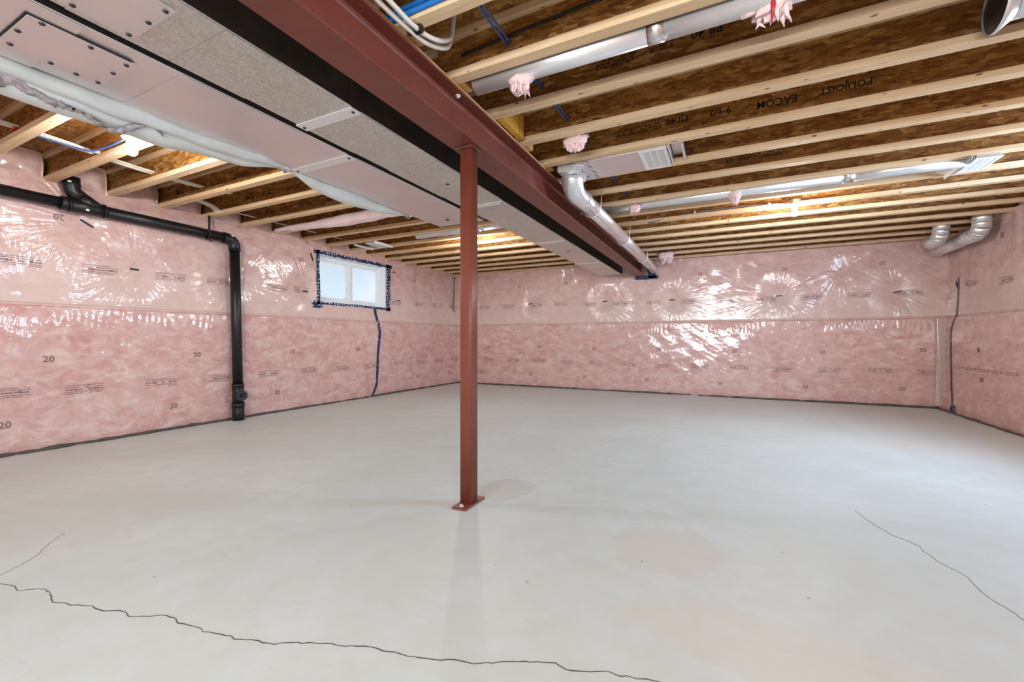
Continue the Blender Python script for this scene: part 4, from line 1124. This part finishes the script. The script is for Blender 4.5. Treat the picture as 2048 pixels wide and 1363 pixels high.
# ---------------------------------------------------------------- cables and small pipes
def cable(name, label, cat, runs, group=None, clips=()):
    t_ = Root(name, label, cat, runs[0][0][0], group)
    for pts, r, m in runs:
        P = [Vector(p) for p in pts]; Q = []
        for i in range(len(P) - 1):
            p0, p1, p2, p3 = P[max(i - 1, 0)], P[i], P[i + 1], P[min(i + 2, len(P) - 1)]
            for k in range(8):
                u = k / 8
                Q.append(0.5 * ((2 * p1) + (p2 - p0) * u + (2 * p0 - 5 * p1 + 4 * p2 - p3) * u * u + (-p0 + 3 * p1 - 3 * p2 + p3) * u ** 3))
        Q.append(P[-1])
        mb = MB(); mb.tube(Q, r, 8); t_.part('strand', mb, M[m])
    for (x, y, z, sx, sy, sz, m) in clips:
        mb = MB(); mb.box(x - sx, x + sx, y - sy, y + sy, z - sz, z + sz, min(sx, sy, sz) * 0.4); t_.part('clip', mb, M[m])
    return t_
cable('electric_cable', 'dark blue cable running through the joist webs right of the beam', 'cable',
      [([(-0.945, 1.2, 2.35), (-0.94, 1.9, 2.345), (-0.93, 2.5, 2.35), (-0.90, 3.3, 2.345), (-0.885, 4.0, 2.35), (-0.88, 4.6, 2.35)], 0.006, 'blue'),
       ([(-0.93, 1.2, 2.36), (-0.925, 1.9, 2.355), (-0.915, 2.5, 2.36), (-0.885, 3.3, 2.355), (-0.87, 4.0, 2.36), (-0.865, 4.6, 2.36)], 0.006, 'blue')], 'electric cables')
cable('electric_cable', 'blue cable dipping between joists to the lamp by the left wall', 'cable',
      [([(-4.22, 1.10, 2.33), (-4.2, 1.22, 2.315), (-4.1, 1.39, 2.28), (-3.95, 1.44, 2.285), (-3.7, 1.44, 2.285), (-3.54, 1.425, 2.28)], 0.007, 'blue'),
       ([(-3.95, 1.452, 2.30), (-3.7, 1.455, 2.30), (-3.5, 1.45, 2.30)], 0.007, 'blue')], 'electric cables', [(-4.06, 1.44, 2.28, .008, .02, .012, 'grey'), (-4.24, 1.09, 2.335, .03, .012, .01, 'redw')])
cable('water_pipe', 'bundle of white plastic pipes crossing the joist bays near the left wall', 'pipe',
      [([(-4.22 + o, 0.2, 2.345 + h), (-4.25 + o, 1.2, 2.34 + h), (-4.36 + o, 1.75, 2.34 + h), (-4.40 + o, 2.3, 2.35 + h), (-4.36 + o, 2.55, 2.36 + h)], 0.0095, 'pex') for o, h in ((0, 0), (0.03, 0.006), (-0.045, 0.012))], 'white plastic pipes')
cable('water_pipe', 'pair of white plastic pipes curving up beside the wooden blocks at the beam', 'pipe',
      [([(-1.213, 0.5, 2.245), (-1.205, 1.2, 2.240), (-1.195, 1.42, 2.235), (-1.185, 1.55, 2.245), (-1.165, 1.66, 2.29), (-1.16, 1.69, 2.36), (-1.16, 1.70, 2.47)], 0.0105, 'pex'),
       ([(-1.168, 0.5, 2.245), (-1.165, 1.2, 2.242), (-1.165, 1.42, 2.238), (-1.15, 1.55, 2.255), (-1.135, 1.64, 2.31), (-1.13, 1.66, 2.38), (-1.13, 1.67, 2.47)], 0.0105, 'pex')], 'white plastic pipes',
      [(-1.165, 1.455, 2.244, .02, .014, .016, 'blackp'), (-1.20, 1.445, 2.242, .014, .014, .016, 'blackp'), (-1.205, 1.08, 2.242, .016, .014, .016, 'blackp')])
cable('water_pipe', 'bright blue plastic pipe along a joist at the very top of the picture', 'pipe',
      [([(-1.30, 1.40, 2.275), (-1.1, 1.405, 2.285), (-0.7, 1.405, 2.285), (0.2, 1.405, 2.285)], 0.011, 'bright_blue'), ([(-1.30, 1.405, 2.30), (-1.1, 1.405, 2.31), (0.2, 1.405, 2.31)], 0.011, 'bright_blue')], None, [(-0.72, 1.40, 2.29, .006, .014, .03, 'white')])
cable('electric_cable', 'black cable stapled to a web near the top of the picture, right of the beam', 'cable',
      [([(-1.2, 1.838, 2.37), (-0.6, 1.838, 2.40), (0.4, 1.838, 2.43), (1.6, 1.838, 2.44)], 0.007, 'blackp')], 'electric cables')
y3 = RY[8 + 3] - 0.013
cable('electric_cable', 'grey cable stapled along a joist towards the right bare bulb', 'cable',
      [([(-0.80, y3 + 0.002, 2.34), (-0.79, y3 - 0.01, 2.262), (-0.70, y3 - 0.02, 2.256), (-0.62, y3 - 0.008, 2.272), (-0.3, y3 - 0.006, 2.31), (0.2, y3 - 0.006, 2.31), (0.42, y3 - 0.01, 2.30), (0.56, y3 - 0.03, 2.275)], 0.008, 'grey')], 'electric cables',
      [(-0.60, y3 - 0.006, 2.275, .006, .016, .014, 'white'), (-0.3, y3 - 0.006, 2.31, .006, .016, .014, 'white'), (0.40, y3 - 0.008, 2.30, .012, .016, .016, 'white')])
cable('electric_cable', 'white looped cables hanging above the drain pipe hanger', 'cable',
      [([(-4.9 + o, 2.5, 2.36), (-4.88 + o, 2.64, 2.33), (-4.86 + o, 2.72, 2.27), (-4.86 + o, 2.80, 2.30), (-4.85 + o, 2.84, 2.36)], 0.008, 'pex') for o in (0, 0.035, 0.07)], 'electric cables')
cable('electric_cable', 'thin white cable crossing five joist bays over the left wall', 'cable',
      [([(-4.86, 2.65, 2.33), (-4.86, 3.2, 2.335), (-4.85, 3.7, 2.335), (-4.84, 4.3, 2.34), (-4.8, 4.7, 2.345)], 0.0075, 'pex')], 'electric cables')

# pink fibre tufts stuffed round the cable holes
def tuft(x, y, z, sx, sy, sz, label, seed):
    rr = random.Random(seed); mb = MB()
    f = sines(seed + 300, 8, 2, 9)
    n, m = 18, 12; vs = []
    for i in range(m + 1):
        ph = PI * i / m
        for k in range(n):
            th = 2 * PI * k / n
            p = Vector((math.sin(ph) * math.cos(th), math.sin(ph) * math.sin(th), math.cos(ph)))
            q = 1 + 0.22 * float(f(p.x * 2 + 3 * p.y, p.z * 2)) + rr.uniform(-0.06, 0.06)
            dn = 1.25 if p.z < -0.2 else 0.8
            vs.append((x + sx * p.x * q, y + sy * p.y * q, z + sz * p.z * q * dn))
    mb.add(vs, [(i * n + k, (i + 1) * n + k, (i + 1) * n + (k + 1) % n, i * n + (k + 1) % n) for i in range(m) for k in range(n)], True)
    for j in range(9):
        a = rr.uniform(0, 2 * PI); bx, by = x + sx * 0.6 * math.cos(a), y + sy * 0.6 * math.sin(a); L = sz * rr.uniform(0.4, 0.95)
        mb.tube([(bx, by, z - sz * 0.5), (bx + rr.uniform(-.01, .01), by + rr.uniform(-.01, .01), z - sz * 0.9 - L * 0.4), (bx + rr.uniform(-.02, .02), by + rr.uniform(-.02, .02), z - sz * 0.9 - L)], [sx * 0.16, sx * 0.10, sx * 0.015], 5)
    o = mb.build('fibre_tuft', M['tuft']); tag(o, label, 'insulation', 'pink fibre tufts round the cable holes'); return o
tuft(-0.915, 1.945, 2.25, 0.064, 0.035, 0.066, 'pink fibre tuft hanging below the upper round duct near the beam', 1)
tuft(-0.895, 2.735, 2.25, 0.082, 0.035, 0.05, 'pink fibre tuft with a dangling strand above the bent metal elbow', 2)
tuft(-0.80, 4.335, 2.225, 0.055, 0.03, 0.038, 'small pink fibre tuft on the long round duct, nearest the beam', 3)
tuft(0.077, 4.36, 2.235, 0.05, 0.03, 0.06, 'small pink fibre tuft hanging over the middle of the long round duct', 4)
tuft(0.16, 1.96, 2.265, 0.085, 0.035, 0.066, 'large pink fibre tuft with a red tie at the top of the picture', 5)
tuft(-0.83, 7.09, 2.24, 0.12, 0.04, 0.085, 'pink fibre tuft at the back wall beside the end of the branch duct', 6)
mb = MB(); mb.tube([(0.16, 1.93, 2.30), (0.165, 1.925, 2.22), (0.16, 1.925, 2.15)], [0.007, 0.009, 0.002], 6)
o = mb.build('red_tie', M['redw']); tag(o, 'red plastic tie hanging from the large pink tuft at the top', 'tie')
